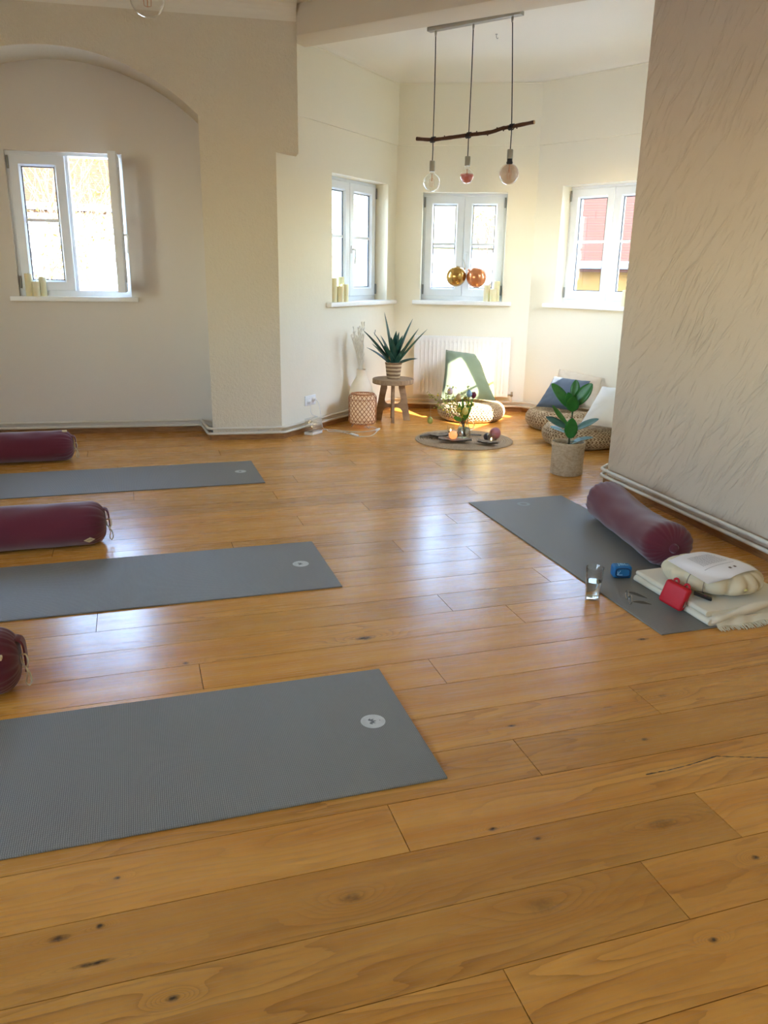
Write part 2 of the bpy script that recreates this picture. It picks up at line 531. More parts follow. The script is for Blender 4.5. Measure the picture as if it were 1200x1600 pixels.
# outside
M['ext_white'] = simple('white_facade_render', '#EDEFF2', 0.9, var=0.03, nscale=3)
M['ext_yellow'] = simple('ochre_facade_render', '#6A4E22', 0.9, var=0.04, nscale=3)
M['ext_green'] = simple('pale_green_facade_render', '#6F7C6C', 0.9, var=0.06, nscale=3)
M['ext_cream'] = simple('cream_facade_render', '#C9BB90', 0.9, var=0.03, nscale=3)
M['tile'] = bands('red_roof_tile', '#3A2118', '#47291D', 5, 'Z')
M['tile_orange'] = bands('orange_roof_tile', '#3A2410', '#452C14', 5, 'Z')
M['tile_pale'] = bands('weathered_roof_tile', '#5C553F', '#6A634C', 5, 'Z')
M['slate'] = simple('grey_slate', '#6E7A88', 0.8)
M['ext_glass'] = simple('dark_far_window', '#5E6A72', 0.2)
M['ext_frame'] = simple('white_far_window_frame', '#F2F2F0', 0.6)
M['shutter'] = simple('grey_brown_shutter', '#A08A78', 0.8)
M['sign_blue'] = simple('blue_sign_paint', '#2C7FB8', 0.6)
M['ground'] = simple('street_paving', '#9FA2A6', 0.95, nscale=2)
M['tree_bark'] = simple('tree_bark', '#6A5542', 0.9, bump=0.5)
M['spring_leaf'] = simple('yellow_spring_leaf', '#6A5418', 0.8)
M['bush_leaf'] = simple('lime_bush_leaf', '#A8BE3C', 0.8)


# ------------------------------------------------------------------ mesh helpers
class MB:
    def __init__(self):
        self.v, self.f, self.mi = [], [], []
        self.cur = 0

    def add(self, vs, fs):
        b = len(self.v)
        self.v += [tuple(v) for v in vs]
        self.f += [tuple(i + b for i in f) for f in fs]
        self.mi += [self.cur] * len(fs)
        return self

    def box(self, x0, x1, y0, y1, z0, z1, mtx=None):
        vs = [V((x, y, z)) for z in (z0, z1) for y in (y0, y1) for x in (x0, x1)]
        if mtx is not None:
            vs = [mtx @ v for v in vs]
        return self.add(vs, [(0, 2, 3, 1), (4, 5, 7, 6), (0, 1, 5, 4), (2, 6, 7, 3), (0, 4, 6, 2), (1, 3, 7, 5)])

    def cbox(self, x0, x1, y0, y1, z0, z1, c, mtx=None, seg=3):
        """box with rounded vertical+horizontal edges (superellipse shell)"""
        cx, cy, cz = (x0 + x1) / 2, (y0 + y1) / 2, (z0 + z1) / 2
        hx, hy, hz = (x1 - x0) / 2, (y1 - y0) / 2, (z1 - z0) / 2
        n = 4 * seg
        rings = []
        for k in range(2 * seg + 2):
            if k <= seg:
                a = -PI / 2 + PI / 2 * k / seg
                zz = -hz + c + c * math.sin(a)
            else:
                a = PI / 2 * (k - seg - 1) / seg
                zz = hz - c + c * math.sin(a)
            rr = c * math.cos(a)
            ring = []
            for q, (sx, sy) in enumerate(((1, 1), (-1, 1), (-1, -1), (1, -1))):
                for j in range(seg + 1):
                    b = PI / 2 * q + PI / 2 * j / seg
                    ring.append(V((cx + sx * (hx - c) + rr * math.cos(b), cy + sy * (hy - c) + rr * math.sin(b), cz + zz)))
            rings.append(ring)
        return self.loft(rings, True, True, mtx)

    def loft(self, rings, cap0=True, cap1=True, mtx=None, closed=True):
        n = len(rings[0])
        vs = [v if mtx is None else mtx @ V(v) for r in rings for v in r]
        fs = []
        for i in range(len(rings) - 1):
            for j in range(n if closed else n - 1):
                a, b = i * n + j, i * n + (j + 1) % n
                fs.append((a, b, b + n, a + n))
        if cap0:
            fs.append(tuple(reversed(range(n))))
        if cap1:
            fs.append(tuple(range((len(rings) - 1) * n, len(rings) * n)))
        return self.add(vs, fs)

    def lathe(self, prof, n=32, center=(0, 0, 0), cap0=False, cap1=False, mtx=None):
        rings = []
        for r, z in prof:
            rings.append([V((center[0] + r * math.cos(2 * PI * k / n), center[1] + r * math.sin(2 * PI * k / n), center[2] + z)) for k in range(n)])
        return self.loft(rings, cap0, cap1, mtx)

    def tube(self, pts, r, n=8, cap=True, mtx=None):
        pts = [V(p) for p in pts]
        rs = r if isinstance(r, (list, tuple)) else [r] * len(pts)
        rings = []
        up = None
        for i, p in enumerate(pts):
            a = pts[max(i - 1, 0)]
            b = pts[min(i + 1, len(pts) - 1)]
            t = (b - a)
            if t.length < 1e-9:
                t = V((0, 0, 1))
            t.normalize()
            if up is None:
                up = V((0, 0, 1)) if abs(t.z) < 0.9 else V((1, 0, 0))
            s = t.cross(up)
            if s.length < 1e-6:
                s = t.cross(V((0.3, 1, 0.2)))
            s.normalize()
            up = s.cross(t).normalized()
            rings.append([p + (s * math.cos(2 * PI * k / n) + up * math.sin(2 * PI * k / n)) * rs[i] for k in range(n)])
        # outward winding
        rings = [list(reversed(rg)) for rg in rings]
        return self.loft(rings, cap, cap, mtx)

    def sphere(self, c, rx, ry=None, rz=None, nu=16, nv=10, mtx=None):
        ry = rx if ry is None else ry
        rz = rx if rz is None else rz
        rings = []
        for i in range(1, nv):
            a = -PI / 2 + PI * i / nv
            rings.append([V((c[0] + rx * math.cos(a) * math.cos(2 * PI * k / nu), c[1] + ry * math.cos(a) * math.sin(2 * PI * k / nu), c[2] + rz * math.sin(a))) for k in range(nu)])
        b = len(self.v)
        self.loft(rings, False, False, mtx)
        s, e = V((c[0], c[1], c[2] - rz)), V((c[0], c[1], c[2] + rz))
        if mtx is not None:
            s, e = mtx @ s, mtx @ e
        self.v += [tuple(s), tuple(e)]
        si = len(self.v) - 2
        for k in range(nu):
            self.f.append((si, b + (k + 1) % nu, b + k))
            t0 = b + (nv - 2) * nu
            self.f.append((si + 1, t0 + k, t0 + (k + 1) % nu))
            self.mi += [self.cur] * 2
        return self

    def prism(self, poly, z0, z1, mtx=None):
        """extrude a ccw xy polygon"""
        n = len(poly)
        vs = [V((p[0], p[1], z0)) for p in poly] + [V((p[0], p[1], z1)) for p in poly]
        if mtx is not None:
            vs = [mtx @ v for v in vs]
        fs = [tuple(reversed(range(n))), tuple(range(n, 2 * n))]
        for i in range(n):
            j = (i + 1) % n
            fs.append((i, j, n + j, n + i))
        return self.add(vs, fs)

    def grid(self, fn, nu, nv):
        vs = [fn(i / nu, j / nv) for j in range(nv + 1) for i in range(nu + 1)]
        fs = []
        for j in range(nv):
            for i in range(nu):
                a = j * (nu + 1) + i
                fs.append((a, a + 1, a + nu + 2, a + nu + 1))
        return self.add(vs, fs)

    def build(self, name, mats, parent=None, smooth=False, loc=None):
        me = bpy.data.meshes.new(name)
        me.from_pydata([tuple(v) for v in self.v], [], self.f)
        if not isinstance(mats, (list, tuple)):
            mats = [mats]
        for m in mats:
            me.materials.append(m)
        if len(mats) > 1:
            me.polygons.foreach_set('material_index', self.mi)
        if smooth:
            me.polygons.foreach_set('use_smooth', [True] * len(me.polygons))
            if smooth is not True:
                me.update()
                try:
                    me.set_sharp_from_angle(angle=math.radians(smooth))
                except Exception:
                    pass
        me.update()
        o = bpy.data.objects.new(name, me)
        C.objects.link(o)
        if parent is not None:
            o.parent = parent
        if loc is not None:
            o.location = loc
        return o


def tag(o, label, cat, group=None, kind=None):
    o['label'] = label
    o['category'] = cat
    if group:
        o['group'] = group
    if kind:
        o['kind'] = kind
    return o


def thing(name, label, cat, loc=(0, 0, 0), rz=0.0, group=None, kind=None):
    o = bpy.data.objects.new(name, None)
    o.empty_display_size = 0.1
    C.objects.link(o)
    o.location = loc
    o.rotation_euler = (0, 0, rz)
    return tag(o, label, cat, group, kind)


def frame(o, u, n):
    """matrix: local x along u, local y along n, z up, origin o"""
    u = V(u).normalized()
    n = V(n).normalized()
    w = u.cross(n)
    m = Matrix((u, n, w)).transposed().to_4x4()
    m.translation = V(o)
    return m


def bez(p, n=12):
    """smooth polyline through points (Catmull-Rom)"""
    p = [V(q) for q in p]
    out = []
    for i in range(len(p) - 1):
        p0, p1, p2, p3 = p[max(i - 1, 0)], p[i], p[i + 1], p[min(i + 2, len(p) - 1)]
        for k in range(n):
            t = k / n
            out.append(0.5 * ((2 * p1) + (p2 - p0) * t + (2 * p0 - 5 * p1 + 4 * p2 - p3) * t * t + (3 * p1 - p0 - 3 * p2 + p3) * t ** 3))
    out.append(p[-1])
    return out


# ================================================================== THE SETTING
A = V((1.092, 6.157, 0))
B = V((2.429, 7.427, 0))
Cc = V((3.599, 6.908, 0))
D = V((4.32, 5.43, 0))
E = V((2.862, 4.27, 0))
P0 = V((0.556, 6.213, 0))
uF = V((math.cos(math.radians(174)), math.sin(math.radians(174)), 0))      # along the front wall, to the left
Q = V((0.537, 6.62, 0))
H_MAIN, H_BAY = 3.05, 2.97
H_BEAM = 2.85


def wall_mesh(mb, P, Qe, z0, z1, thick, holes=(), front=0.0):
    """wall from P to Qe whose room side is on the right of P->Qe seen from above (room = -n); holes: (s0,s1,za,zb)"""
    u = (Qe - P).normalized()
    n = V((-u.y, u.x, 0))                                                   # outward
    L = (Qe - P).length
    ss = sorted({0.0, L, *[h[0] for h in holes], *[h[1] for h in holes]})
    zs = sorted({z0, z1, *[h[2] for h in holes], *[h[3] for h in holes]})

    def pt(s, d, z):
        q = P + u * s + n * d
        return V((q.x, q.y, z))

    def inhole(s, z):
        return any(h[0] < s < h[1] and h[2] < z < h[3] for h in holes)
    for i in range(len(ss) - 1):
        for j in range(len(zs) - 1):
            if inhole((ss[i] + ss[i + 1]) / 2, (zs[j] + zs[j + 1]) / 2):
                continue
            a, b, c, d = ss[i], ss[i + 1], zs[j], zs[j + 1]
            mb.add([pt(a, front, c), pt(b, front, c), pt(b, front, d), pt(a, front, d)], [(0, 1, 2, 3)])
            mb.add([pt(a, thick, c), pt(b, thick, c), pt(b, thick, d), pt(a, thick, d)], [(3, 2, 1, 0)])
    for (a, b, c, d) in holes:
        mb.add([pt(a, front, c), pt(b, front, c), pt(b, thick, c), pt(a, thick, c)], [(0, 1, 2, 3)])
        mb.add([pt(a, front, d), pt(b, front, d), pt(b, thick, d), pt(a, thick, d)], [(3, 2, 1, 0)])
        mb.add([pt(a, front, c), pt(a, front, d), pt(a, thick, d), pt(a, thick, c)], [(3, 2, 1, 0)])
        mb.add([pt(b, front, c), pt(b, front, d), pt(b, thick, d), pt(b, thick, c)], [(0, 1, 2, 3)])
    # outer rim
    mb.add([pt(0, front, z0), pt(0, thick, z0), pt(0, thick, z1), pt(0, front, z1)], [(0, 1, 2, 3)])
    mb.add([pt(L, front, z0), pt(L, thick, z0), pt(L, thick, z1), pt(L, front, z1)], [(3, 2, 1, 0)])
    mb.add([pt(0, front, z1), pt(L, front, z1), pt(L, thick, z1), pt(0, thick, z1)], [(0, 1, 2, 3)])
    mb.add([pt(0, front, z0), pt(L, front, z0), pt(L, thick, z0), pt(0, thick, z0)], [(3, 2, 1, 0)])
    return mb


def struct(o, label, cat='wall'):
    return tag(o, label, cat, kind='structure')


WT = 0.34
# window openings: (wall start, wall end, s0, s1, z0, z1)
WIN = {
    'alcove': (Q, Q + uF * 2.3, 0.515, 1.335, 1.065, 2.09),
    'left': (A, B, 0.745, 1.69, 1.03, 2.045),
    'center': (B, Cc, 0.245, 1.022, 1.03, 1.995),
    'right': (Cc, D, 0.277, 1.18, 1.03, 2.035),
    'return': (D, E, 0.413, 1.400, 1.14, 2.26),  # added opening, unseen, sized to shape the sun patch on the radiator
}
# bay walls : go A->B->C->D with the room on the right hand side
for nm, key, (p, q), side in (('wall_bay_left', 'left', (A, B), 'left'), ('wall_bay_center', 'center', (B, Cc), 'middle'), ('wall_bay_right', 'right', (Cc, D), 'right')):
    mb = MB()
    w = WIN[key]
    u = (q - p).normalized()
    n = V((-u.y, u.x, 0))
    wall_mesh(mb, p, q, 0, 3.12, WT, [w[2:6]])
    L = (q - p).length
    fm = frame(p, u, n)
    sb = 0.03 if key == 'left' else -0.004
    mb.box(sb, L + 0.004, -0.018, 0.0, 2.385, 2.885, fm)               # slightly proud upper band
    mb.tube([fm @ V((sb, -0.018, 2.885)), fm @ V((L + 0.004, -0.018, 2.885))], 0.007, 8)
    struct(mb.build(nm, M['wall'], smooth=30), 'white plastered %s wall of the window bay with a shallow ledge above the window' % side)

mb = MB()
wall_mesh(mb, D, E, 0, 3.12, 0.20, [WIN['return'][2:6]])
struct(mb.build('wall_bay_return', M['wall']), 'white return wall closing the bay behind the textured right wall')

# alcove back wall
mb = MB()
wall_mesh(mb, Q + uF * 2.6, Q - uF * 0.06, 0, 2.95, WT, [(2.6 - WIN['alcove'][3], 2.6 - WIN['alcove'][2], WIN['alcove'][4], WIN['alcove'][5])])
struct(mb.build('wall_alcove', M['wall_smooth']), 'smooth back wall of the arched alcove with the half open window')

# front wall with the arch
S0, S1, ZS, ZA = 0.538, 2.46, 2.317, 2.695
nF = V((-uF.y, uF.x, 0))
nF = -nF if nF.y < 0 else nF                                                # points away from the room (+y)
DEP = (Q - P0).dot(nF) + 0.02


def fp(s, d, z):
    q = A + uF * s + nF * d
    return V((q.x, q.y, z))


arch = []
NA = 28
half = (S1 - S0) / 2
rise = ZA - ZS
for k in range(NA + 1):
    x = -half + 2 * half * k / NA
    Rr = (half * half + rise * rise) / (2 * rise)
    arch.append((S0 + half + x, ZS + math.sqrt(Rr * Rr - x * x) - (Rr - rise)))
mb = MB()
SL = 4.35
for d, rev in ((0.0, False), (DEP, True)):
    def quad(a, b, c, e):
        mb.add([a, b, c, e], [(3, 2, 1, 0) if not rev else (0, 1, 2, 3)])
    sx = -0.162 if d == 0 else 0.0
    quad(fp(0, d, 0), fp(S0, d, 0), fp(S0, d, 2.10), fp(0, d, 2.10))
    quad(fp(sx, d, 2.10), fp(S0, d, 2.10), fp(S0, d, ZS), fp(sx, d, ZS))
    quad(fp(sx, d, ZS), fp(S0, d, ZS), fp(S0, d, 3.2), fp(sx, d, 3.2))
    quad(fp(S1, d, 0), fp(SL, d, 0), fp(SL, d, 3.2), fp(S1, d, 3.2))
    for (a, za), (b, zb) in zip(arch, arch[1:]):
        quad(fp(a, d, za), fp(b, d, zb), fp(b, d, 3.2), fp(a, d, 3.2))
edge = [(S0, 0)] + arch + [(S1, 0)]
# reveal of the arch, with a softly rounded arris
for (a, za), (b, zb) in zip(edge, edge[1:]):
    mb.add([fp(a, 0, za), fp(b, 0, zb), fp(b, DEP, zb), fp(a, DEP, za)], [(0, 1, 2, 3)])
mb.add([fp(0, 0, 0), fp(0, 0, 3.2), fp(0, DEP, 3.2), fp(0, DEP, 0)], [(0, 1, 2, 3)])
# corbel: the wall head that projects over the bay's jamb
cb = [fp(0.0, 0.002, 0), fp(-0.162, 0.002, 0), fp(-0.162, 0.175, 0), fp(0.0, 0.03, 0)]
cbp = [(p.x, p.y) for p in cb]
mb.prism(cbp, 2.10, 3.1)
pier = mb.build('wall_front', M['wall_rough'])
struct(pier, 'rough plastered front wall with a wide shallow arch and a pier beside the bay')

# main room, rest
mb = MB()
XL = -3.25
LWIN = [(1.0, 2.2, 0.9, 2.2), (3.9, 5.0, 0.9, 2.2)]  # unseen openings, added and sized to bring daylight into the main room
PL0 = V((XL, -2.6, 0))
PL1 = A + uF * SL
PL1 = V((XL, PL1.y + 0.1, 0))
wall_mesh(mb, PL0, PL1, 0, 3.2, WT, LWIN)
struct(mb.build('wall_left', M['wall']), 'white left wall of the main room beyond the picture edge')
mb = MB()
PR1 = V((2.648, -2.6, 0))
BWIN = []
wall_mesh(mb, PR1, PL0, 0, 3.2, WT, BWIN)
struct(mb.build('wall_back', M['wall']), 'white rear wall of the main room behind the camera')
mb = MB()
ur = (PR1 - E).normalized()
nr = V((-ur.y, ur.x, 0))
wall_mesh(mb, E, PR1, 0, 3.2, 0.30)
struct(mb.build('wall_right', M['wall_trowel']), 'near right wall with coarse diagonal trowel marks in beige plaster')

# ceilings
mb = MB()
nb = V((0.767, 0.641, 0))                                                   # across the beam, towards the bay
bN0, bN1 = V((1.254, 6.140, 0)), V((2.862, 4.235, 0))
ub = (bN1 - bN0).normalized()
poly = [(XL - 0.1, -2.7), (2.72, -2.7), (2.90, 4.25), (1.30, 6.18), (1.0, 6.20), (XL - 0.1, 6.66)]
mb.prism(poly, H_MAIN, H_MAIN + 0.15)
# cove along the front wall
prev = None
for k in range(7):
    a = PI / 2 * k / 6
    off, z = 0.11 * (1 - math.cos(a)), H_MAIN - 0.11 + 0.11 * math.sin(a)
    row = [fp(-0.16, -off, z), fp(SL, -off, z)]
    if prev:
        mb.add([prev[0], prev[1], row[1], row[0]], [(0, 1, 2, 3)])
    prev = row
struct(mb.build('ceiling', M['ceiling']), 'white ceiling of the main room with a small cove at the front wall', 'ceiling')

mb = MB()
bw = 0.27
p0, p1 = bN0 - ub * 0.25 + nb * 0.0, bN1 + ub * 0.06
pts = [p0, p1, p1 + nb * bw, p0 + nb * bw]
# slightly rounded near arris
ring0, ring1 = [], []
prof = [(0.0, 3.12), (0.0, H_BEAM + 0.03), (0.009, H_BEAM + 0.009), (0.03, H_BEAM), (bw - 0.02, H_BEAM), (bw, H_BEAM + 0.02), (bw, 3.12)]
for d, z in prof:
    a = p0 + nb * d
    b = p1 + nb * d
    ring0.append(V((a.x, a.y, z)))
    ring1.append(V((b.x, b.y, z)))
mb.loft([ring0, ring1])
struct(mb.build('ceiling_beam', M['beam'], smooth=35), 'thick plastered beam across the mouth of the window bay', 'beam')

# bay ceiling: cove + flat field
mb = MB()
bp = [A + (B - A).normalized() * 0.33, B, Cc, D, bN1 + nb * 0.2 + ub * 0.1]
cov = [1, 1, 1, 0.6, 0]                                                  # cove share per edge


def offset_poly(poly, ds):
    n = len(poly)
    lines = []
    for i in range(n):
        a, b = poly[i], poly[(i + 1) % n]
        u = (b - a).normalized()
        inn = V((u.y, -u.x, 0))                                             # interior on the right
        lines.append((a + inn * ds[i], u))
    out = []
    for i in range(n):
        (p, u), (q, w) = lines[i - 1], lines[i]
        den = u.x * w.y - u.y * w.x
        t = ((q.x - p.x) * w.y - (q.y - p.y) * w.x) / den
        out.append(p + u * t)
    return out


rings = []
for k in range(9):
    a = PI / 2 * k / 8
    off = 0.42 * (1 - math.cos(a))
    z = 2.886 + (H_BAY - 2.886) * math.sin(a)
    pl = offset_poly(bp, [0.018 * (c > 0) + off * c for c in cov])
    rings.append([V((q.x, q.y, z)) for q in pl])
mb.loft(rings, False, False)
mb.add(rings[-1], [tuple(range(len(bp)))])
top = [V((q.x, q.y, 3.12)) for q in bp]
mb.add(top, [tuple(reversed(range(len(bp))))])
struct(mb.build('ceiling_bay', M['ceiling'], smooth=50), 'white coved ceiling of the window bay', 'ceiling')

# ------------------------------------------------------------------ floor planks
W, Y0 = 0.17638, 1.2440
JOINT = {12: 1.171, 8: 1.138, 3: 1.467, 0: 1.309, -1: 1.024, -2: .595, 2: .964, 9: -.203, 1: .529, 16: 1.208, 20: .94, 22: 1.422, 24: 1.337,
         15: .792, 18: .749, 13: .395, 14: 1.594, 17: 1.946, 19: 1.997, 23: 2.027, 5: .901, 6: .138}
floor = thing('floor', 'honey oak plank floor running across the room', 'floor', kind='structure')
room_poly = [(XL, -2.6), (2.648, -2.6), (E.x, E.y), (D.x, D.y), (Cc.x, Cc.y), (B.x, B.y), (A.x, A.y), (P0.x, P0.y), (Q.x, Q.y), (-1.42, 6.83), (-1.40, 6.41), (XL, 6.62)]


def spans(y):
    xs = []
    n = len(room_poly)
    for i in range(n):
        (x1, y1), (x2, y2) = room_poly[i], room_poly[(i + 1) % n]
        if (y1 <= y < y2) or (y2 <= y < y1):
            xs.append(x1 + (y - y1) / (y2 - y1) * (x2 - x1))
    xs.sort()
    return [(xs[i], xs[i + 1]) for i in range(0, len(xs) - 1, 2)]


def clip(poly, p, n):
    """keep the side where (x-p).n <= 0"""
    out = []
    for i in range(len(poly)):
        a, b = poly[i], poly[(i + 1) % len(poly)]
        da = (a[0] - p[0]) * n[0] + (a[1] - p[1]) * n[1]
        db = (b[0] - p[0]) * n[0] + (b[1] - p[1]) * n[1]
        if da <= 0:
            out.append(a)
        if da * db < 0:
            t = da / (da - db)
            out.append((a[0] + (b[0] - a[0]) * t, a[1] + (b[1] - a[1]) * t))
    return out


def inset(poly, d):
    n = len(poly)
    out = []
    for i in range(n):
        p, c, q = V((*poly[i - 1], 0)), V((*poly[i], 0)), V((*poly[(i + 1) % n], 0))
        a, b = (c - p).normalized(), (q - c).normalized()
        na, nb_ = V((-a.y, a.x, 0)), V((-b.y, b.x, 0))
        k = na + nb_
        k = k / max(0.3, k.length_squared) * 2 if k.length > 1e-6 else na
        out.append((c.x + k.x * d, c.y + k.y * d))
    return out


rng = random.Random(5)
XMIN = -2.2
for r in range(-13, 36):
    y0, y1 = Y0 + r * W, Y0 + (r + 1) * W
    ym = (y0 + y1) / 2
    j = JOINT.get(r, rng.uniform(-0.6, 1.6))
    L = rng.uniform(1.85, 2.2)
    cuts = sorted([j + k * L for k in range(-3, 4)])
    for yy in (ym,):
        sp = {}
        for s in spans(yy) + spans(y0 + 0.01) + spans(y1 - 0.01):
            sp.setdefault(s[0] > 0.9 or s[1] > 0.9, []).append(s)
        for big, lst in sp.items():
            lo = max(XMIN, min(s[0] for s in lst) - 0.01)
            hi = max(s[1] for s in lst) + 0.01
            edges = [lo] + [c for c in cuts if lo + 0.12 < c < hi - 0.12] + [hi]
            for a, b in zip(edges, edges[1:]):
                g = 0.0011
                pl = [(a + g, y0 + g), (b - g, y0 + g), (b - g, y1 - g), (a + g, y1 - g)]

                def halfplane(pl, p, q, m=0.008):
                    u = (q - p).normalized()
                    nn = V((-u.y, u.x, 0))
                    return clip(pl, (p.x + nn.x * m, p.y + nn.y * m), (nn.x, nn.y))
                if big and y1 > 4.2:
                    if y1 > 6.157 and a > 0.95:
                        pl = halfplane(pl, A, B)
                    if y1 > 6.85:
                        pl = halfplane(pl, B, Cc)
                    if b > 3.5:
                        pl = halfplane(pl, Cc, D)
                    if b > 2.9:
                        pl = halfplane(pl, D, E)
                if len(pl) < 3:
                    continue
                x_min = min(p[0] for p in pl)
                x_max = max(p[0] for p in pl)
                if x_max - x_min < 0.02:
                    continue
                cx = (x_min + x_max) / 2
                loc = [(p[0] - cx, p[1] - ym) for p in pl]
                n = len(loc)
                zt = 0.0
                mb = MB()
                vs = [V((x, y, -0.014)) for x, y in loc] + [V((x, y, zt)) for x, y in loc]
                fs = [(i, (i + 1) % n, n + (i + 1) % n, n + i) for i in range(n)] + [tuple(range(n, 2 * n))]
                mb.add(vs, fs)
                mb.build('plank', M['floor'], floor, loc=(cx, ym, 0))
mb = MB()
mb.prism([(XL - 0.2, -2.8), (2.9, -2.8), (3.1, 4.1), (4.6, 5.3), (4.4, 6.2), (3.8, 7.2), (2.4, 7.7), (XL - 0.2, 7.1)], -0.16, -0.0145)
mb.build('subfloor', M['subfloor'], floor)
mb = MB()
mb.box(XL, XMIN - 0.012, -2.6, 6.5, -0.014, 0.0)
mb.box(XMIN - 0.012, 2.70, -2.6, Y0 - 13 * W - 0.001, -0.014, 0.0)
o = mb.build('far_boards', M['floor'], floor)

# ------------------------------------------------------------------ baseboards and heating pipes


def wall_run(points, inner):
    """offset an open polyline (room on the right of travel) inwards"""
    pts = [V(p) for p in points]
    out = []
    for i, p in enumerate(pts):
        ns = []
        if i > 0:
            u = (p - pts[i - 1]).normalized()
            ns.append(V((u.y, -u.x, 0)))
        if i < len(pts) - 1:
            u = (pts[i + 1] - p).normalized()
            ns.append(V((u.y, -u.x, 0)))
        if len(ns) == 1:
            out.append(p + ns[0] * inner)
        else:
            k = ns[0] + ns[1]
            out.append(p + k * (inner * 2 / k.length_squared))
    return out


def board(points, d, z0, z1):
    mb = MB()
    o_ = wall_run(points, d)
    i_ = wall_run(points, -0.002)
    rings = []
    for a, b in zip(i_, o_):
        rings.append([V((a.x, a.y, z0)), V((b.x, b.y, z0)), V((b.x, b.y, z1 - 0.004)), V((b.x + (a.x - b.x) * 0.3, b.y + (a.y - b.y) * 0.3, z1)), V((a.x, a.y, z1))])
    mb.loft(rings)
    return mb


run_left = [Q + uF * 2.0, Q, P0, A, B, Cc, D, V((3.4, 4.70, 0))]
struct(board(run_left, 0.020, 0.0, 0.040).build('baseboard_left', M['baseboard']), 'low oak skirting strip along the alcove, the pier and the bay', 'baseboard')
run_right = [V((3.4, 4.70, 0)), E, PR1]
struct(board(run_right, 0.020, 0.0, 0.040).build('baseboard_right', M['baseboard']), 'low oak skirting strip along the textured right wall', 'baseboard')


def pipes(points, label, name='heating_pipes', clips=()):
    t = thing(name, label, 'pipe', (0, 0, 0))
    for z, d in ((0.095, 0.038), (0.055, 0.038)):
        pl = wall_run(points, d)
        # rounded elbows
        path = [pl[0]]
        for i in range(1, len(pl) - 1):
            a = (pl[i - 1] - pl[i]).normalized()
            b = (pl[i + 1] - pl[i]).normalized()
            r = 0.035
            for k in range(5):
                s = k / 4
                path.append(pl[i] + a * r * (1 - s) ** 2 + b * r * s ** 2)
        path.append(pl[-1])
        mb = MB()
        mb.tube([V((p.x, p.y, z)) for p in path], 0.0105, 10)
        mb.build('pipe', M['pipe'], t, smooth=60)
    for (i, s) in clips:
        p = points[i] + (points[i + 1] - points[i]) * s
        u = (points[i + 1] - points[i]).normalized()
        n = V((u.y, -u.x, 0))
        fm = frame(p, u, n)
        mb = MB()
        mb.box(-0.009, 0.009, -0.002, 0.040, 0.066, 0.084, fm)
        for z in (0.055, 0.095):
            mb.tube([fm @ V((-0.009, 0.038, z)), fm @ V((0.009, 0.038, z))], 0.0135, 10)
        mb.build('pipe_clip', M['pipe'], t, smooth=40)
    return t


pipes([Q + uF * 2.0, Q, P0, A, B, Cc, D], 'two cream heating pipes along the alcove, the pier and the bay', clips=((0, 0.93), (0, 0.35), (2, 0.5), (3, 0.10), (4, 0.94), (5, 0.2)))
pipes([V((3.3, 4.62, 0)), E, V((2.712, -0.6, 0))], 'two cream heating pipes along the foot of the textured right wall', clips=((1, 0.035), (1, 0.055), (1, 0.45)))

# ------------------------------------------------------------------ windows


def sash(parent, name, w, h, mtx, handle=0, glass_in=0.022, hinge=None):
    """casement: local x 0..w, y outward, z 0..h"""
    st, dp = 0.078, 0.055
    mb = MB()
    # mitred frame, four sides with sloped inner bead
    outer = [(0, 0), (w, 0), (w, h), (0, h)]
    i1 = [(st - 0.014, st - 0.014), (w - st + 0.014, st - 0.014), (w - st + 0.014, h - st + 0.014), (st - 0.014, h - st + 0.014)]
    i2 = [(st, st), (w - st, st), (w - st, h - st), (st, h - st)]
    rings = []
    for pl, y in ((outer, dp), (outer, 0.004), ([(0.004, 0.004), (w - 0.004, 0.004), (w - 0.004, h - 0.004), (0.004, h - 0.004)], 0.0), (i1, 0.0), (i2, glass_in), (i2, dp)):
        rings.append([mtx @ V((x, y, z)) for x, z in pl])
    rings.append(rings[0])
    mb.loft([list(reversed(r)) for r in rings], False, False)
    s = mb.build(name, M['pvc'], parent)
    mb = MB()
    mb.box(st - 0.006, w - st + 0.006, glass_in + 0.006, glass_in + 0.010, st - 0.006, h - st + 0.006, mtx)
    mb.build('pane', M['pane'], s)
    mb = MB()
    for (a, b, c, d) in ((st, w - st, st, st + 0.006), (st, w - st, h - st - 0.006, h - st), (st, st + 0.006, st, h - st), (w - st - 0.006, w - st, st, h - st)):
        mb.box(a, b, glass_in + 0.001, glass_in + 0.012, c, d, mtx)
    mb.build('gasket', M['gasket'], s)
    mb = MB()
    zc = h * 0.53
    mb.box(st, w - st, glass_in + 0.0005, glass_in + 0.016, zc - 0.011, zc + 0.011, mtx)
    mb.build('muntin', M['pvc'], s)
    if handle:
        hx = w - 0.030 if handle > 0 else 0.030
        mb = MB()
        zc = h * 0.42
        mb.cbox(hx - 0.013, hx + 0.013, -0.008, 0.0, zc - 0.032, zc + 0.032, 0.0035, mtx)
        mb.tube([mtx @ V((hx, -0.004, zc)), mtx @ V((hx, -0.034, zc))], 0.008, 10)
        pts = bez([(hx, -0.036, zc + 0.008), (hx, -0.040, zc - 0.02), (hx, -0.038, zc - 0.075), (hx, -0.034, zc - 0.125)], 6)
        mb.tube([mtx @ p for p in pts], 0.0085, 10)
        mb.build('handle', M['pvc'], s, smooth=50)
    if hinge is not None:
        for z in (h - 0.055, 0.06):
            mb = MB()
            hx = -0.006 if hinge < 0 else w + 0.006
            mb.tube([mtx @ V((hx, -0.004, z - 0.045)), mtx @ V((hx, -0.004, z + 0.045))], 0.0075, 10)
            mb.build('hinge', M['hinge'], s, smooth=50)
    return s


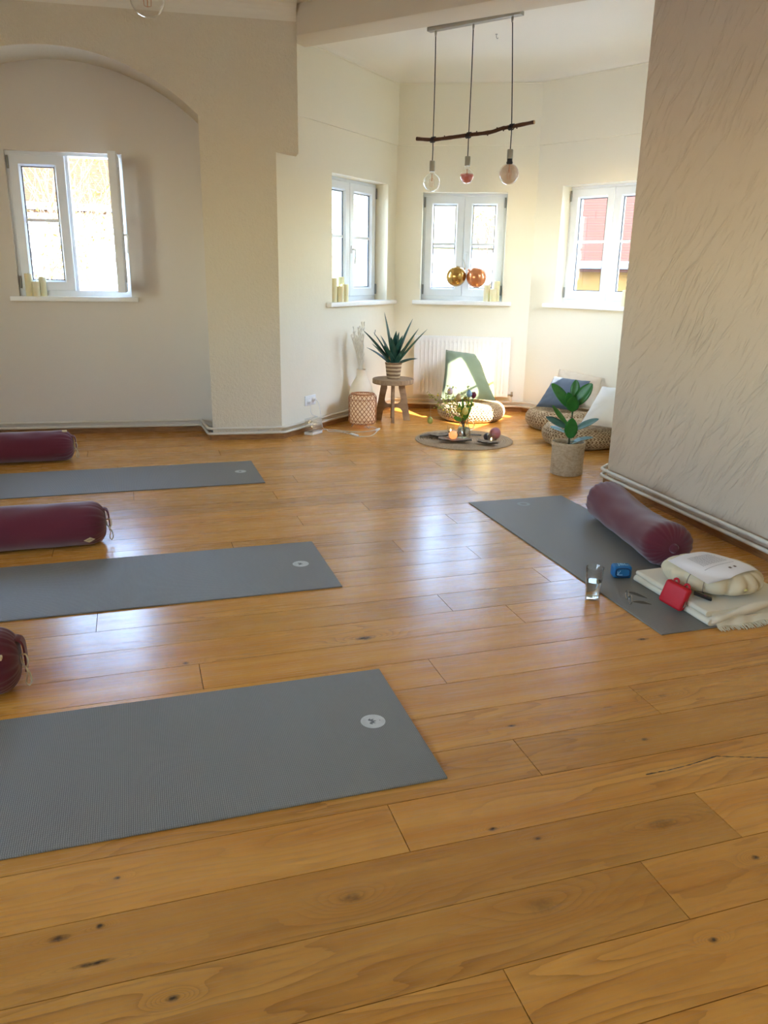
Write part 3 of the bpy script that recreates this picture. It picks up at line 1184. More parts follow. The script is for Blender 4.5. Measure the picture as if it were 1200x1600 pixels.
def window(idx, key, label, depth, sill, open_right=False, wt=WT):
    p, q, s0, s1, z0, z1 = WIN[key]
    if key == 'alcove':
        # walk from the left jamb to the right one so that local x grows to the right
        u = -uF
        o = Q + uF * s1
    else:
        u = (q - p).normalized()
        o = p + u * s0
    n = V((-u.y, u.x, 0))
    w = s1 - s0
    t = thing('window_%d' % idx, label, 'window', (o.x, o.y, 0), math.atan2(u.y, u.x), kind='structure')
    lm = Matrix.Identity(4)
    fw = 0.022
    mb = MB()
    fd = 0.065
    for (a, b, c, d) in ((0, w, z0, z0 + 0.045), (0, w, z1 - fw, z1), (0, fw, z0 + 0.045, z1 - fw), (w - fw, w, z0 + 0.045, z1 - fw)):
        mb.box(a, b, depth, depth + fd, c, d)
    if open_right:
        cx = w / 2
        mb.box(cx - 0.016, cx + 0.020, depth + 0.012, depth + fd, z0 + 0.04, z1 - fw)
    else:
        mb.box(w / 2 - 0.02, w / 2 + 0.02, depth + 0.045, depth + fd, z0 + 0.04, z1 - fw)
    mb.build('frame', M['pvc'], t)
    zs0, zs1 = z0 + 0.043, z1 - fw - 0.002
    cw = (w - 2 * fw) / 2 - 0.0012
    m = Matrix.Translation((fw, depth - 0.012, zs0))
    sash(t, 'sash', cw, zs1 - zs0, m, 0, hinge=-1)
    if open_right:
        ang = math.radians(93)
        hx = w - fw
        # hinged on the right jamb, swung into the room
        m = Matrix.Translation((hx, depth - 0.014, zs0)) @ Matrix.Rotation(ang, 4, 'Z') @ Matrix.Translation((-cw, 0, 0))
        sash(t, 'sash', cw, zs1 - zs0, m, -1)
    else:
        m = Matrix.Translation((w - fw - cw, depth - 0.012, zs0))
        sash(t, 'sash', cw, zs1 - zs0, m, -1, hinge=1)
    # inner sill board
    mb = MB()
    a, b, proud, zt = sill
    mb.cbox(a, b, -proud, depth + 0.01, zt - 0.036, zt, 0.004)
    so = mb.build('window_sill', M['sill'], t, smooth=40)
    # outer sill
    mb = MB()
    mb.box(0.0, w, depth + fd, wt + 0.04, z0 - 0.03, z0 - 0.005)
    mb.build('outer_sill', M['sill'], t)
    c = o + u * (w / 2) + n * (wt + 0.01)
    portal('portal', V((c.x, c.y, (z0 + z1) / 2)), -n, w, z1 - z0)
    return t, o, u, n


win_al = window(1, 'alcove', 'white alcove window with its right casement swung open into the room', 0.035, (-0.06, 0.87, 0.045, 1.066), open_right=True)
win_l = window(2, 'left', 'white two-casement window in the left wall of the bay, seen at an angle', 0.13, (-0.09, 1.06, 0.05, 1.034))
win_c = window(3, 'center', 'white two-casement window above the radiator in the middle of the bay', 0.13, (-0.07, 0.86, 0.05, 1.034))
win_r = window(4, 'right', 'white two-casement window in the right wall of the bay, cut by the near wall', 0.13, (-0.10, 1.0, 0.05, 1.034))
win_h = window(5, 'return', 'added unseen white two-casement window in the return wall of the bay, letting the sun in', 0.13, (-0.05, 1.03, 0.05, 1.144), wt=0.20)  # window added so the sun reaches the radiator and green cushion
for (a, b, c, d) in LWIN:
    portal('portal', (XL - WT - 0.01, -2.6 + (a + b) / 2, (c + d) / 2), (1, 0, 0), b - a, d - c)
for (a, b, c, d) in BWIN:
    portal('portal', (2.648 - (a + b) / 2, -2.6 - WT - 0.01, (c + d) / 2), (0, 1, 0), b - a, d - c)

# ================================================================== OUTSIDE
gmb = MB()
gmb.box(-80, 90, -60, 120, -4.2, -4.0)
struct(gmb.build('street_ground', M['ground']), 'pale paved ground far below the windows', 'ground')


def far_window(parent, x, y, z, w, h, ny=-1, shutters=False):
    mb = MB()
    mb.box(x - w / 2 - 0.08, x + w / 2 + 0.08, y - 0.10, y + 0.02, z - 0.08, z + h + 0.08)
    f = mb.build('window', M['ext_frame'], parent)
    mb = MB()
    mb.box(x - w / 2, x - 0.03, y - 0.12, y - 0.09, z, z + h)
    mb.box(x + 0.03, x + w / 2, y - 0.12, y - 0.09, z, z + h)
    mb.build('pane', M['ext_glass'], f)
    if shutters:
        for s in (-1, 1):
            mb = MB()
            xa = x + s * (w / 2 + 0.1)
            xb = x + s * (w / 2 + 0.1 + w * 0.5)
            mb.box(min(xa, xb), max(xa, xb), y - 0.14, y - 0.08, z - 0.05, z + h + 0.05)
            mb.build('shutter', M['shutter'], parent)


def house(name, label, loc, rz, w, d, z_eave, rise, wall, tile, gable=False, z0=-4.0):
    """local: front facade at y=0, x -w/2..w/2, ridge along x (or along y when gable)"""
    t = thing(name, label, 'house', loc, rz)
    mb = MB()
    if not gable:
        mb.box(-w / 2, w / 2, 0, d, z0, z_eave)
        for s in (-1, 1):
            x = s * w / 2
            mb.add([V((x, 0, z_eave)), V((x, d, z_eave)), V((x, d / 2, z_eave + rise - 0.1))], [(0, 1, 2) if s > 0 else (2, 1, 0)])
        mb.build('facade', wall, t)
        mb = MB()
        o, th = 0.35, 0.16
        for s in (0, 1):
            ya, yb = (-o, d / 2) if s == 0 else (d + o, d / 2)
            za = z_eave - o * rise / (d / 2)
            zb = z_eave + rise
            n = 60
            rings = []
            for k in range(n + 1):
                f = k / n
                y, z = ya + (yb - ya) * f, za + (zb - za) * f
                step = 0.05 * (k % 2)
                rings.append([V((-w / 2 - 0.2, y, z + step)), V((w / 2 + 0.2, y, z + step)), V((w / 2 + 0.2, y, z - th)), V((-w / 2 - 0.2, y, z - th))])
            mb.loft(rings)
        mb.build('roof', tile, t)
        mb = MB()
        mb.tube([(-w / 2 - 0.2, -o - 0.08, z_eave - o * rise / (d / 2)), (w / 2 + 0.2, -o - 0.08, z_eave - o * rise / (d / 2))], 0.09, 8)
        mb.build('gutter', M['slate'], t)
    else:
        mb.box(-w / 2, w / 2, 0, d, z0, z_eave)
        mb.add([V((-w / 2, 0, z_eave)), V((w / 2, 0, z_eave)), V((0, 0, z_eave + rise)), V((-w / 2, d, z_eave)), V((w / 2, d, z_eave)), V((0, d, z_eave + rise))], [(0, 1, 2), (5, 4, 3)])
        mb.build('facade', wall, t)
        mb = MB()
        for s in (-1, 1):
            rings = []
            for k in range(17):
                f = k / 16
                x = s * (w / 2 + 0.3) * (1 - f)
                z = z_eave - 0.3 * rise / (w / 2) + (rise + 0.3 * rise / (w / 2)) * f + 0.04 * (k % 2)
                rings.append([V((x, -0.3, z)), V((x, d + 0.3, z)), V((x, d + 0.3, z - 0.2)), V((x, -0.3, z - 0.2))])
            mb.loft(rings)
        mb.build('roof', tile, t)
    return t


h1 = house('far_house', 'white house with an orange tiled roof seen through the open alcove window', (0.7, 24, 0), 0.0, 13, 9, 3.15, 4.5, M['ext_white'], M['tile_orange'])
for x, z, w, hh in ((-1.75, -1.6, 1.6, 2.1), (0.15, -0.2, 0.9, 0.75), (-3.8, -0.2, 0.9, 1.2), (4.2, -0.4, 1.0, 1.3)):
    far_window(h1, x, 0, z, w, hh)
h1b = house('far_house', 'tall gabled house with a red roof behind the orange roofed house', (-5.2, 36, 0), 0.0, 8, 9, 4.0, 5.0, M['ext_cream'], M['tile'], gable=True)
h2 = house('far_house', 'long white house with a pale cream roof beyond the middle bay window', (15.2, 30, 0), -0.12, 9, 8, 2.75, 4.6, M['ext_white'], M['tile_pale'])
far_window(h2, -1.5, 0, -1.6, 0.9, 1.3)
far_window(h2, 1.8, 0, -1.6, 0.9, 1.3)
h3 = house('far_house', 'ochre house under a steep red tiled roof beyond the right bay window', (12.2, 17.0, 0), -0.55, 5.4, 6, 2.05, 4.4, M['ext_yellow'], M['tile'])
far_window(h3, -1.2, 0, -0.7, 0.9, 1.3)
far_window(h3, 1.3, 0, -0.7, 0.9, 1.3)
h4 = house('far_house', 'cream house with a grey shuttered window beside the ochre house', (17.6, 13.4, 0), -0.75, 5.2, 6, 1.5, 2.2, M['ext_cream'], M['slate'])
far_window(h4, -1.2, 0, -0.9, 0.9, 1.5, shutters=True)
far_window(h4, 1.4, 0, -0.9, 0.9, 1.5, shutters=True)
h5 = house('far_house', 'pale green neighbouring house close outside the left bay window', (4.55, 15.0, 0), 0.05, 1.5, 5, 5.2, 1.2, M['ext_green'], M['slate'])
h6 = house('far_house', 'added unseen pale green house cutting the sky light at the return window', (9.7, -3.2, 0), math.radians(218.5), 13, 6, 5.2, 1.6, M['ext_green'], M['slate'])  # unseen house added to cut sky light entering the return window
# signs on the white wall, seen through the left casement
sg = thing('wall_sign', 'two upright blue sign boards with illegible strokes on the white house', 'sign', (-2.9, 23.9, 1.9))
mb = MB()
mb.box(-0.95, -0.72, -0.02, 0.06, -0.35, 1.55)
mb.box(0.05, 0.36, -0.02, 0.06, -0.45, 1.1)
mb.build('board', M['ext_frame'], sg)
mb = MB()
rs = random.Random(3)
for bx, z0, z1 in ((-0.84, -0.3, 1.5), (0.2, -0.4, 1.05)):
    z = z0
    while z < z1:
        hgt = rs.uniform(0.06, 0.16)
        mb.box(bx - rs.uniform(0.03, 0.09), bx + rs.uniform(0.03, 0.09), -0.04, -0.02, z, z + hgt)
        z += hgt + rs.uniform(0.03, 0.12)
o = mb.build('lettering', M['sign_blue'], sg)
o['kind'] = 'stuff'


def tree(label, loc, height, spread, seed, leafcol, nleaf, trunk_r=0.10, lean=(0, 0), levels=4, leaf=0.05):
    rg = random.Random(seed)
    t = thing('tree', label, 'tree', loc)
    mb = MB()
    tips = []

    def branch(p, d, ln, r, lv):
        pts = [p]
        q = p
        dd = d.copy()
        for k in range(5):
            dd = (dd + V((rg.uniform(-.22, .22), rg.uniform(-.22, .22), rg.uniform(-.05, .18)))).normalized()
            q = q + dd * ln / 5
            pts.append(q)
            if lv <= 1:
                tips.append(q)
        mb.tube(pts, [r * (1 - 0.6 * k / 5) for k in range(6)], 5 if lv > 1 else 4)
        if lv > 0:
            for k in range(4 if lv > 2 else 5):
                s = pts[rg.randint(2, 5)]
                nd = (dd + V((rg.uniform(-1, 1) * spread, rg.uniform(-1, 1) * spread, rg.uniform(-.2, .7)))).normalized()
                branch(s, nd, ln * rg.uniform(.5, .75), r * 0.45, lv - 1)
    branch(V((0, 0, 0)), V((lean[0], lean[1], 1)).normalized(), height * 0.5, trunk_r, levels)
    mb.build('branches', M['tree_bark'], t)
    if nleaf:
        lm = MB()
        for k in range(nleaf):
            c = rg.choice(tips) + V((rg.gauss(0, .08), rg.gauss(0, .08), rg.gauss(0, .08)))
            a = V((rg.gauss(0, 1), rg.gauss(0, 1), rg.gauss(0, 1))).normalized()
            b = a.orthogonal().normalized()
            s = leaf * rg.uniform(.6, 1.3)
            lm.add([c, c + a * s + b * s * .4, c + a * s * 2, c + a * s - b * s * .4], [(0, 1, 2, 3)])
        o = lm.build('blossom', leafcol, t)
        o['kind'] = 'stuff'


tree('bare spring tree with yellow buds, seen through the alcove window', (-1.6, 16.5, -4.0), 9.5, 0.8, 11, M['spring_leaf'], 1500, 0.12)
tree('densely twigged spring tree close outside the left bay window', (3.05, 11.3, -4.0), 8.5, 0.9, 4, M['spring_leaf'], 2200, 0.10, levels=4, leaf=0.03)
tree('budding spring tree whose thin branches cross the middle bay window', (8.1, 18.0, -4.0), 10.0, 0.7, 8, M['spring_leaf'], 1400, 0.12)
t = thing('garden_bush', 'round lime green bush at the foot of the white house', 'bush', (-0.9, 22.6, -4.0))
mb = MB()
rg = random.Random(2)
for k in range(900):
    a, b = rg.uniform(0, 2 * PI), rg.uniform(-0.4, PI / 2)
    r = rg.uniform(0.7, 1.0)
    c = V((math.cos(a) * math.cos(b) * 0.9 * r, math.sin(a) * math.cos(b) * 0.9 * r, 1.6 + math.sin(b) * 2.0 * r))
    d = V((rg.gauss(0, 1), rg.gauss(0, 1), rg.gauss(0, 1))).normalized()
    e = d.orthogonal() * 0.06
    mb.add([c, c + d * .08 + e, c + d * .17, c + d * .08 - e], [(0, 1, 2, 3)])
o = mb.build('foliage', M['bush_leaf'], t)
o['kind'] = 'stuff'
mb = MB()
for a in range(5):
    mb.tube([(0, 0, 0), (0.15 * math.cos(a * 1.3), 0.15 * math.sin(a * 1.3), 0.8), (0.45 * math.cos(a * 1.3), 0.45 * math.sin(a * 1.3), 1.9)], 0.03, 5)
mb.build('stem', M['tree_bark'], t)

# ================================================================== YOGA MATS


def yoga_mat(label, x0, x1, y0, y1, logo, ring=False, group='grey yoga mats'):
    t = thing('yoga_mat', label, 'yoga mat', ((x0 + x1) / 2, (y0 + y1) / 2, 0), 0, group)
    w, h = (x1 - x0) / 2, (y1 - y0) / 2
    mb = MB()
    mb.cbox(-w, w, -h, h, 0.0003, 0.0063, 0.002, seg=2)
    mb.build('mat_body', M['mat'], t)
    lx, ly = logo[0] - (x0 + x1) / 2, logo[1] - (y0 + y1) / 2
    R = 0.037
    mb = MB()
    if ring:
        n = 40
        vs = [V((lx + r * math.cos(2 * PI * k / n), ly + r * math.sin(2 * PI * k / n), 0.0066)) for r in (R * 0.55, R) for k in range(n)]
        mb.add(vs, [(k, n + k, n + (k + 1) % n, (k + 1) % n) for k in range(n)])
        mb.build('logo_ring', M['mat_logo_faint'], t)
        return t
    n = 40
    mb.add([V((lx + R * math.cos(2 * PI * k / n), ly + R * math.sin(2 * PI * k / n), 0.0066)) for k in range(n)], [tuple(range(n))])
    lo = mb.build('logo', M['mat_logo'], t)
    mb = MB()
    # five-petalled lotus pointing to the mat's end, with a dot above
    for a in (-62, -31, 0, 31, 62):
        aa = math.radians(a)
        dx, dy = math.cos(aa), math.sin(aa)
        L = 0.026 if a == 0 else (0.023 if abs(a) < 40 else 0.019)
        bx, by = lx - 0.014, ly
        wv = 0.0042
        mb.add([V((bx + dx * .005, by + dy * .005, .0068)), V((bx + dx * L * .55 - dy * wv, by + dy * L * .55 + dx * wv, .0068)), V((bx + dx * L, by + dy * L, .0068)), V((bx + dx * L * .55 + dy * wv, by + dy * L * .55 - dx * wv, .0068))], [(3, 2, 1, 0)])
    mb.add([V((lx + 0.021 + .002 * math.cos(k), ly + .002 * math.sin(k), .0068)) for k in (0, 1.26, 2.5, 3.77, 5.03)], [(0, 1, 2, 3, 4)])
    mb.build('lotus_mark', M['mat_mark'], lo)
    return t


yoga_mat('front grey yoga mat with a pale lotus disc, nearest to the camera', -1.116, 0.714, 1.652, 2.272, (0.601, 1.965))
yoga_mat('middle grey yoga mat of the three on the left', -1.053, 0.777, 3.010, 3.612, (0.660, 3.315))
yoga_mat('rearmost grey yoga mat on the left, below the alcove window', -1.093, 0.737, 4.796, 5.408, (0.624, 5.113))
yoga_mat('grey yoga mat on the right holding the burgundy bolster, speaker and blanket', 1.808, 2.415, 2.242, 4.060, (2.105, 3.947), ring=True)

# ================================================================== BOLSTERS


def bolster_profile(s, L, r):
    """radius at s (0..L) with softly rounded shoulders"""
    e = min(s, L - s)
    k = 0.085
    if e < k:
        f = e / k
        return r * (0.30 + 0.70 * math.sqrt(max(0.0, 1 - (1 - f) ** 2.2)))
    return r


def bolster_mesh(L, r, bend=0.0, seed=0, cap_button=True):
    """axis along +x from 0..L, lying on z=0; gathered pleats toward both ends"""
    mb = MB()
    n, m = 96, 56
    rings = []
    ss = []
    for i in range(m + 1):
        f = i / m
        s = L * (0.5 - 0.5 * math.cos(PI * f))                              # denser toward the ends
        ss.append(s)
    for s in ss:
        rad = bolster_profile(s, L, r)
        e = min(s, L - s)
        pl = max(0.0, 1 - e / 0.15)
        ring = []
        sag = bend * math.sin(PI * s / L)
        for k in range(n):
            a = 2 * PI * k / n
            ple = 0.0105 * pl ** 1.2 * (abs(math.sin(a * 11 + seed + 1.3 * math.sin(3 * a + seed) + 0.5 * math.sin(7 * a))) ** 0.7 - 0.55) * (1.0 if rad > 0.4 * r else 0.6)
            nz = mnoise.noise(V((s * 7 + seed, math.cos(a) * 1.6, math.sin(a) * 1.6))) * 0.006
            rr = rad + ple + nz
            y = rr * math.cos(a)
            z = rr * math.sin(a) * 0.94
            z = z + r * 0.90
            lo = 0.0015
            if z < 0.012:
                z = lo + max(0.0, (z + 0.03)) * 0.25
            z -= sag * max(0.0, (z - 0.02) / (2 * r))
            ring.append(V((s, y, z)))
        rings.append([p for p in reversed(ring)])
    mb.loft([list(reversed(q)) for q in rings], True, True)
    return mb


def left_bolster(label, xend, yc, seed, tagside):
    L, r = 0.66, 0.112
    t = thing('bolster', label, 'bolster', (xend - L - 0.012, yc, 0), 0, 'burgundy bolsters')
    bolster_mesh(L, r, 0.0, seed).build('cover', M['bolster'], t, smooth=True)
    # carrying loop sewn across the end
    mb = MB()
    zc = r * 0.9
    pts = bez([(L - 0.030, 0.012, zc + 0.070), (L + 0.006, 0.008, zc + 0.058), (L + 0.014, 0.0, zc + 0.01), (L + 0.014, -0.008, zc - 0.036)], 8)
    rings = []
    for p in pts:
        rings.append([p + V((0, -0.024, 0)), p + V((0.005, -0.02, 0.002)), p + V((0.005, 0.02, 0.002)), p + V((0, 0.024, 0))])
    mb.loft(rings)
    mb.build('carry_loop', M['bolster'], t, smooth=40)
    mb = MB()
    pts = bez([(L + 0.002, -0.010, zc + 0.015), (L + 0.020, -0.026, zc + 0.022), (L + 0.026, -0.034, zc + 0.002), (L + 0.018, -0.030, zc - 0.018), (L + 0.006, -0.016, zc - 0.010), (L + 0.002, -0.010, zc + 0.010)], 6)
    mb.tube(pts, 0.0028, 6)
    pts = bez([(L + 0.012, -0.026, zc - 0.014), (L + 0.020, -0.034, zc - 0.034), (L + 0.014, -0.040, zc - 0.066), (L + 0.022, -0.036, zc - 0.080)], 6)
    mb.tube(pts, 0.0026, 6)
    pts = bez([(L + 0.012, -0.026, zc - 0.014), (L + 0.026, -0.030, zc - 0.040), (L + 0.029, -0.034, zc - 0.066), (L + 0.022, -0.036, zc - 0.080)], 6)
    mb.tube(pts, 0.0026, 6)
    mb.build('drawstring', M['cord'], t, smooth=60)
    if tagside == 'front':
        mb = MB()
        a = math.radians(208)
        c = V((L - 0.075, 0, zc)) + V((0, math.cos(a) * (r + .004), math.sin(a) * (r * 0.94 + .004)))
        nrm = V((0, math.cos(a), math.sin(a)))
        tx = V((1, 0, 0))
        tz = tx.cross(nrm) * -1
        pr = []
        for (px, pz) in ((-.026, -.002), (.004, .017), (.026, .004), (-.002, -.017)):
            pr.append(c + tx * px + tz * pz * (1 if tz.z > 0 else -1))
        mb.add(pr + [p + nrm * .0015 for p in pr], [(0, 1, 2, 3), (7, 6, 5, 4), (4, 5, 1, 0), (5, 6, 2, 1), (6, 7, 3, 2), (7, 4, 0, 3)])
        lb = mb.build('sewn_label', M['tag'], t)
        mb = MB()
        cc = c + nrm * .0022
        for q in range(5):
            p = cc + tx * (-.010 + q * .005) + tz * (-.003 + q * .0015) * (1 if tz.z > 0 else -1)
            mb.add([p, p + tx * .003 + tz * .0012, p + tx * .0028 + tz * .005, p + tz * .004], [(0, 1, 2, 3)])
        mb.build('label_print', M['tag_print'], lb)
    else:
        mb = MB()
        a = math.radians(100 if tagside == 'top' else 150)
        c = V((L - 0.05, 0, zc)) + V((0, math.cos(a) * (r + .001), math.sin(a) * (r * .94 + .001)))
        mb.cbox(c.x - .016, c.x + .016, c.y - .010, c.y + .010, c.z - .006, c.z + .007, .003, seg=2)
        mb.build('sewn_label', M['tag'], t)
    return t


left_bolster('burgundy bolster cut by the left picture edge behind the front mat', -0.395, 2.475, 1.0, 'side')
left_bolster('burgundy bolster with a cream rhombus label and dangling cord, behind the middle mat', -0.172, 3.875, 2.3, 'front')
left_bolster('rearmost burgundy bolster lying along the pipes under the alcove window', -0.425, 5.755, 4.1, 'top')

# the bolster on the right-hand mat
pa, pb = V((2.262, 2.800, 0)), V((2.425, 3.640, 0))
ax = (pb - pa)
t = thing('bolster', 'saddle-shaped burgundy bolster lying lengthwise on the right-hand mat', 'bolster', (pa.x, pa.y, 0.0064), math.atan2(ax.y, ax.x), 'burgundy bolsters')
L = ax.length
bolster_mesh(L, 0.118, 0.045, 7.7).build('cover', M['bolster'], t, smooth=True)
mb = MB()
mb.lathe([(0.0, 0.016), (0.017, 0.013), (0.0225, 0.004), (0.0225, -0.02)], 24, mtx=Matrix.Translation((0, 0, 0.106)) @ Matrix.Rotation(-PI / 2, 4, 'Y'))
mb.build('end_button', M['bolster'], t, smooth=40)
mb = MB()
mb.tube(bez([(L - 0.01, 0.02, 0.10), (L + 0.025, 0.05, 0.075), (L + 0.02, 0.075, 0.055), (L, 0.06, 0.06)], 6), 0.009, 8)
mb.build('carry_loop', M['black'], t, smooth=50)

# ================================================================== THINGS ON THE RIGHT-HAND MAT
ZM = 0.0064
# glass of water (stands on the boards beside the mat)
t = thing('drinking_glass', 'clear drinking glass half full of water on the boards beside the right mat', 'glass', (1.745, 2.620, 0.0006))
mb = MB()
prof = [(0.0, 0.0), (0.027, 0.0), (0.029, 0.003), (0.036, 0.138), (0.0352, 0.1395), (0.0344, 0.138), (0.0276, 0.012), (0.0, 0.011)]
mb.lathe(prof, 40)
mb.build('tumbler', M['thin_glass'], t, smooth=50)
mb = MB()
mb.lathe([(0.0, 0.0113), (0.0273, 0.0123), (0.0312, 0.078), (0.0, 0.078)], 40)
mb.build('water', M['water'], t, smooth=50)

# blue speaker
t = thing('portable_speaker', 'small bright blue box speaker with a wrist loop on the grey mat', 'speaker', (1.995, 2.795, ZM), math.radians(-17))
mb = MB()
mb.cbox(-0.041, 0.041, -0.027, 0.027, 0, 0.056, 0.011, seg=4)
mb.build('case', M['blue_case'], t, smooth=50)
mb = MB()
pts = [(-0.031 + 0.0, -0.0275, 0.0)]
loop = []
for k in range(33):
    a = 2 * PI * k / 32
    loop.append(V((0.031 * math.copysign(abs(math.cos(a)) ** 0.6, math.cos(a)), -0.0275, 0.028 + 0.019 * math.copysign(abs(math.sin(a)) ** 0.6, math.sin(a)))))
mb.tube(loop, 0.0035, 8, cap=False)
mb.build('rubber_rim', M['blue_dark'], t, smooth=60)
mb = MB()
mb.box(-0.0245, -0.0215, -0.0286, -0.027, 0.017, 0.034, Matrix.Translation((0, 0, 0)))
mb.add([V((-.027, -.0288, .016)), V((-.002, -.0288, .016)), V((-.002, -.0288, .020)), V((-.027, -.0288, .020))], [(0, 1, 2, 3)])
mb.add([V((-.024, -.0288, .020)), V((-.020, -.0288, .020)), V((-.010, -.0288, .038)), V((-.014, -.0288, .038))], [(0, 1, 2, 3)])
mb.build('end_emblem', M['print_blue'], t)
txt = bpy.data.curves.new('lettering', 'FONT')
txt.body = 'JBL'
txt.size = 0.034
txt.extrude = 0.0004
txt.align_x = 'CENTER'
txt.align_y = 'CENTER'
txo = bpy.data.objects.new('lettering_source', txt)
C.objects.link(txo)
bpy.context.view_layer.update()
txm = bpy.data.meshes.new_from_object(txo.evaluated_get(bpy.context.evaluated_depsgraph_get()))
bpy.data.objects.remove(txo)
txm.materials.clear()
txm.materials.append(M['print_blue'])
o = bpy.data.objects.new('lettering', txm)
C.objects.link(o)
o.parent = t
o.location = (0.004, 0.002, 0.0566)

# reading spectacles
t = thing('spectacles', 'folded silver spectacles lying on the grey mat beside the blanket', 'spectacles', (1.868, 2.540, ZM), math.radians(-20))
for s in (1, -1):
    mb = MB()
    ring = [V((-0.004 + 0.002 * math.sin(a), s * 0.027 + 0.023 * math.cos(a), 0.019 + 0.017 * math.sin(a))) for a in [2 * PI * k / 24 for k in range(25)]]
    mb.tube(ring, 0.0014, 6, cap=False)
    rm = mb.build('rim', M['silver'], t, smooth=60)
    mb = MB()
    mb.add([p for p in ring[:24]], [tuple(range(24))])
    mb.build('lens', M['lens'], rm)
    mb = MB()
    pts = bez([(0.0, s * 0.051, 0.022), (0.024, s * 0.046, 0.018), (0.055, s * 0.038, 0.011), (0.080, s * 0.032, 0.0045)], 5)
    n_ = len(pts)
    rings = []
    for i, p in enumerate(pts):
        hh = 0.0022 + 0.0045 * math.sin(PI * min(1, i / n_ * 1.15))
        rings.append([p + V((0, -.0012, -hh * .6)), p + V((0, .0012, -hh * .6)), p + V((0, .0012, hh)), p + V((0, -.0012, hh))])
    mb.loft(rings)
    mb.build('temple', M['silver'], t, smooth=30)
mb = MB()
mb.tube(bez([(-0.004, -0.006, 0.026), (-0.006, 0, 0.029), (-0.004, 0.006, 0.026)], 4), 0.0013, 6)
mb.build('bridge', M['silver'], t, smooth=60)

# folded blanket
t = thing('folded_blanket', 'folded cream wool blanket with a knotted fringe on the end of the right mat', 'blanket', (2.02, 2.245, 0), 0)


def slab(x0, x1, y0, y1, z0, z1, round_x0=True, seed=0, sag=0.004, nu=40, nv=30):
    """a soft folded layer: rounded edges, slightly uneven"""
    mb = MB()
    hz = (z1 - z0) / 2
    zc = (z0 + z1) / 2
    n = 10

    def sec(y):
        pts = []
        for k in range(n + 1):                                             # rounded fold at x0
            a = PI / 2 + PI * k / n
            pts.append((x0 + hz + hz * math.cos(a), zc + hz * math.sin(a)))
        m_ = 14
        for k in range(m_ + 1):
            pts.append((x0 + hz + (x1 - x0 - 2 * hz) * k / m_, z0))
        for k in range(n + 1):
            a = -PI / 2 + PI * k / n
            pts.append((x1 - hz + hz * math.cos(a), zc + hz * math.sin(a)))
        for k in range(m_ + 1):
            pts.append((x1 - hz - (x1 - x0 - 2 * hz) * k / m_, z1))
        return pts
    rings = []
    for j in range(nv + 1):
        y = y0 + (y1 - y0) * j / nv
        ring = []
        for (x, z) in sec(y):
            q = mnoise.noise(V((x * 9 + seed, y * 9, seed)))
            dz = q * sag if z > zc else 0
            dx = mnoise.noise(V((seed + 3, y * 7, z * 30))) * 0.006
            ring.append(V((x + dx, y, max(0.0005, z + dz))))
        rings.append(ring)
    mb.loft(rings)
    return mb


slab(0.0, 0.47, 0.005, 0.49, 0.0066, 0.034, seed=1).build('lower_layer', M['blanket'], t, smooth=60)
slab(0.004, 0.46, 0.03, 0.485, 0.0345, 0.056, seed=5).build('upper_layer', M['blanket'], t, smooth=60)
# rolled fold along the near end, rising to the right
mb = MB()
pts = bez([(0.012, 0.020, 0.020), (0.06, 0.006, 0.034), (0.14, 0.012, 0.048), (0.24, 0.018, 0.060), (0.33, 0.02, 0.066), (0.42, 0.02, 0.064)], 6)
mb.tube(pts, [0.012 + 0.004 * math.sin(i * 0.5) + 0.004 * min(1, i / 20) for i in range(len(pts))], 14)
mb.build('rolled_fold', M['blanket'], t, smooth=60)


def flap(u, v):
    x = 0.03 + 0.46 * u
    y = 0.045 - 0.060 * v
    z = 0.050 + 0.012 * u - 0.042 * v ** 1.4
    return V((x, y + 0.003 * math.sin(u * 19), max(0.008, z + 0.003 * math.sin(u * 31))))


mb = MB()
mb.grid(flap, 40, 8)
mb.grid(lambda u, v: flap(u, 1 - v) - V((0, 0, 0.004)), 40, 8)
mb.build('hem', M['blanket'], t, smooth=60)
mb = MB()
rg = random.Random(9)
for k in range(120):
    u = k / 119
    p = flap(u, 1.0)
    ln = rg.uniform(0.020, 0.036)
    dx = rg.uniform(-0.012, 0.012)
    q1 = p + V((dx * .4, -ln * .45, -0.002))
    q2 = p + V((dx, -ln, 0))
    q1.z = max(0.005, q1.z * 0.55 + rg.uniform(0, .003))
    q2.z = rg.uniform(0.0022, 0.005)
    mb.tube([p, q1, q2], [0.0022, 0.0021, 0.0012], 5)
o = mb.build('fringe', M['cord'], t, smooth=60)
o['kind'] = 'stuff'

# round meditation cushion on the blanket
t = thing('meditation_cushion', 'plump round cream meditation cushion with pleats on the folded blanket', 'cushion', (2.215, 2.485, 0.0575), math.radians(-42))


def disc_cushion(rx, ry, hz, pleats, amp, seed=0):
    mb = MB()
    n, m = 120, 22
    rings = []
    for i in range(1, m):
        a = -PI / 2 + PI * i / m
        c = math.copysign(abs(math.cos(a)) ** 0.62, 1)
        s = math.copysign(abs(math.sin(a)) ** 0.85, math.sin(a))
        ring = []
        for k in range(n):
            b = 2 * PI * k / n
            side = 1 - abs(s)
            pl = amp * (abs(math.sin(b * pleats / 2 + 0.6 * math.sin(b * 2))) ** 0.5 - 0.7) * (0.35 + side)
            nz = mnoise.noise(V((math.cos(b) * 1.5 + seed, math.sin(b) * 1.5, a))) * 0.008
            x, y = (rx * c + (pl + nz) * c) * math.cos(b), (ry * c + (pl + nz) * c) * math.sin(b)
            ring.append(V((x, y, hz + hz * s)))
        rings.append(ring)
    mb.loft(rings, True, True)
    return mb


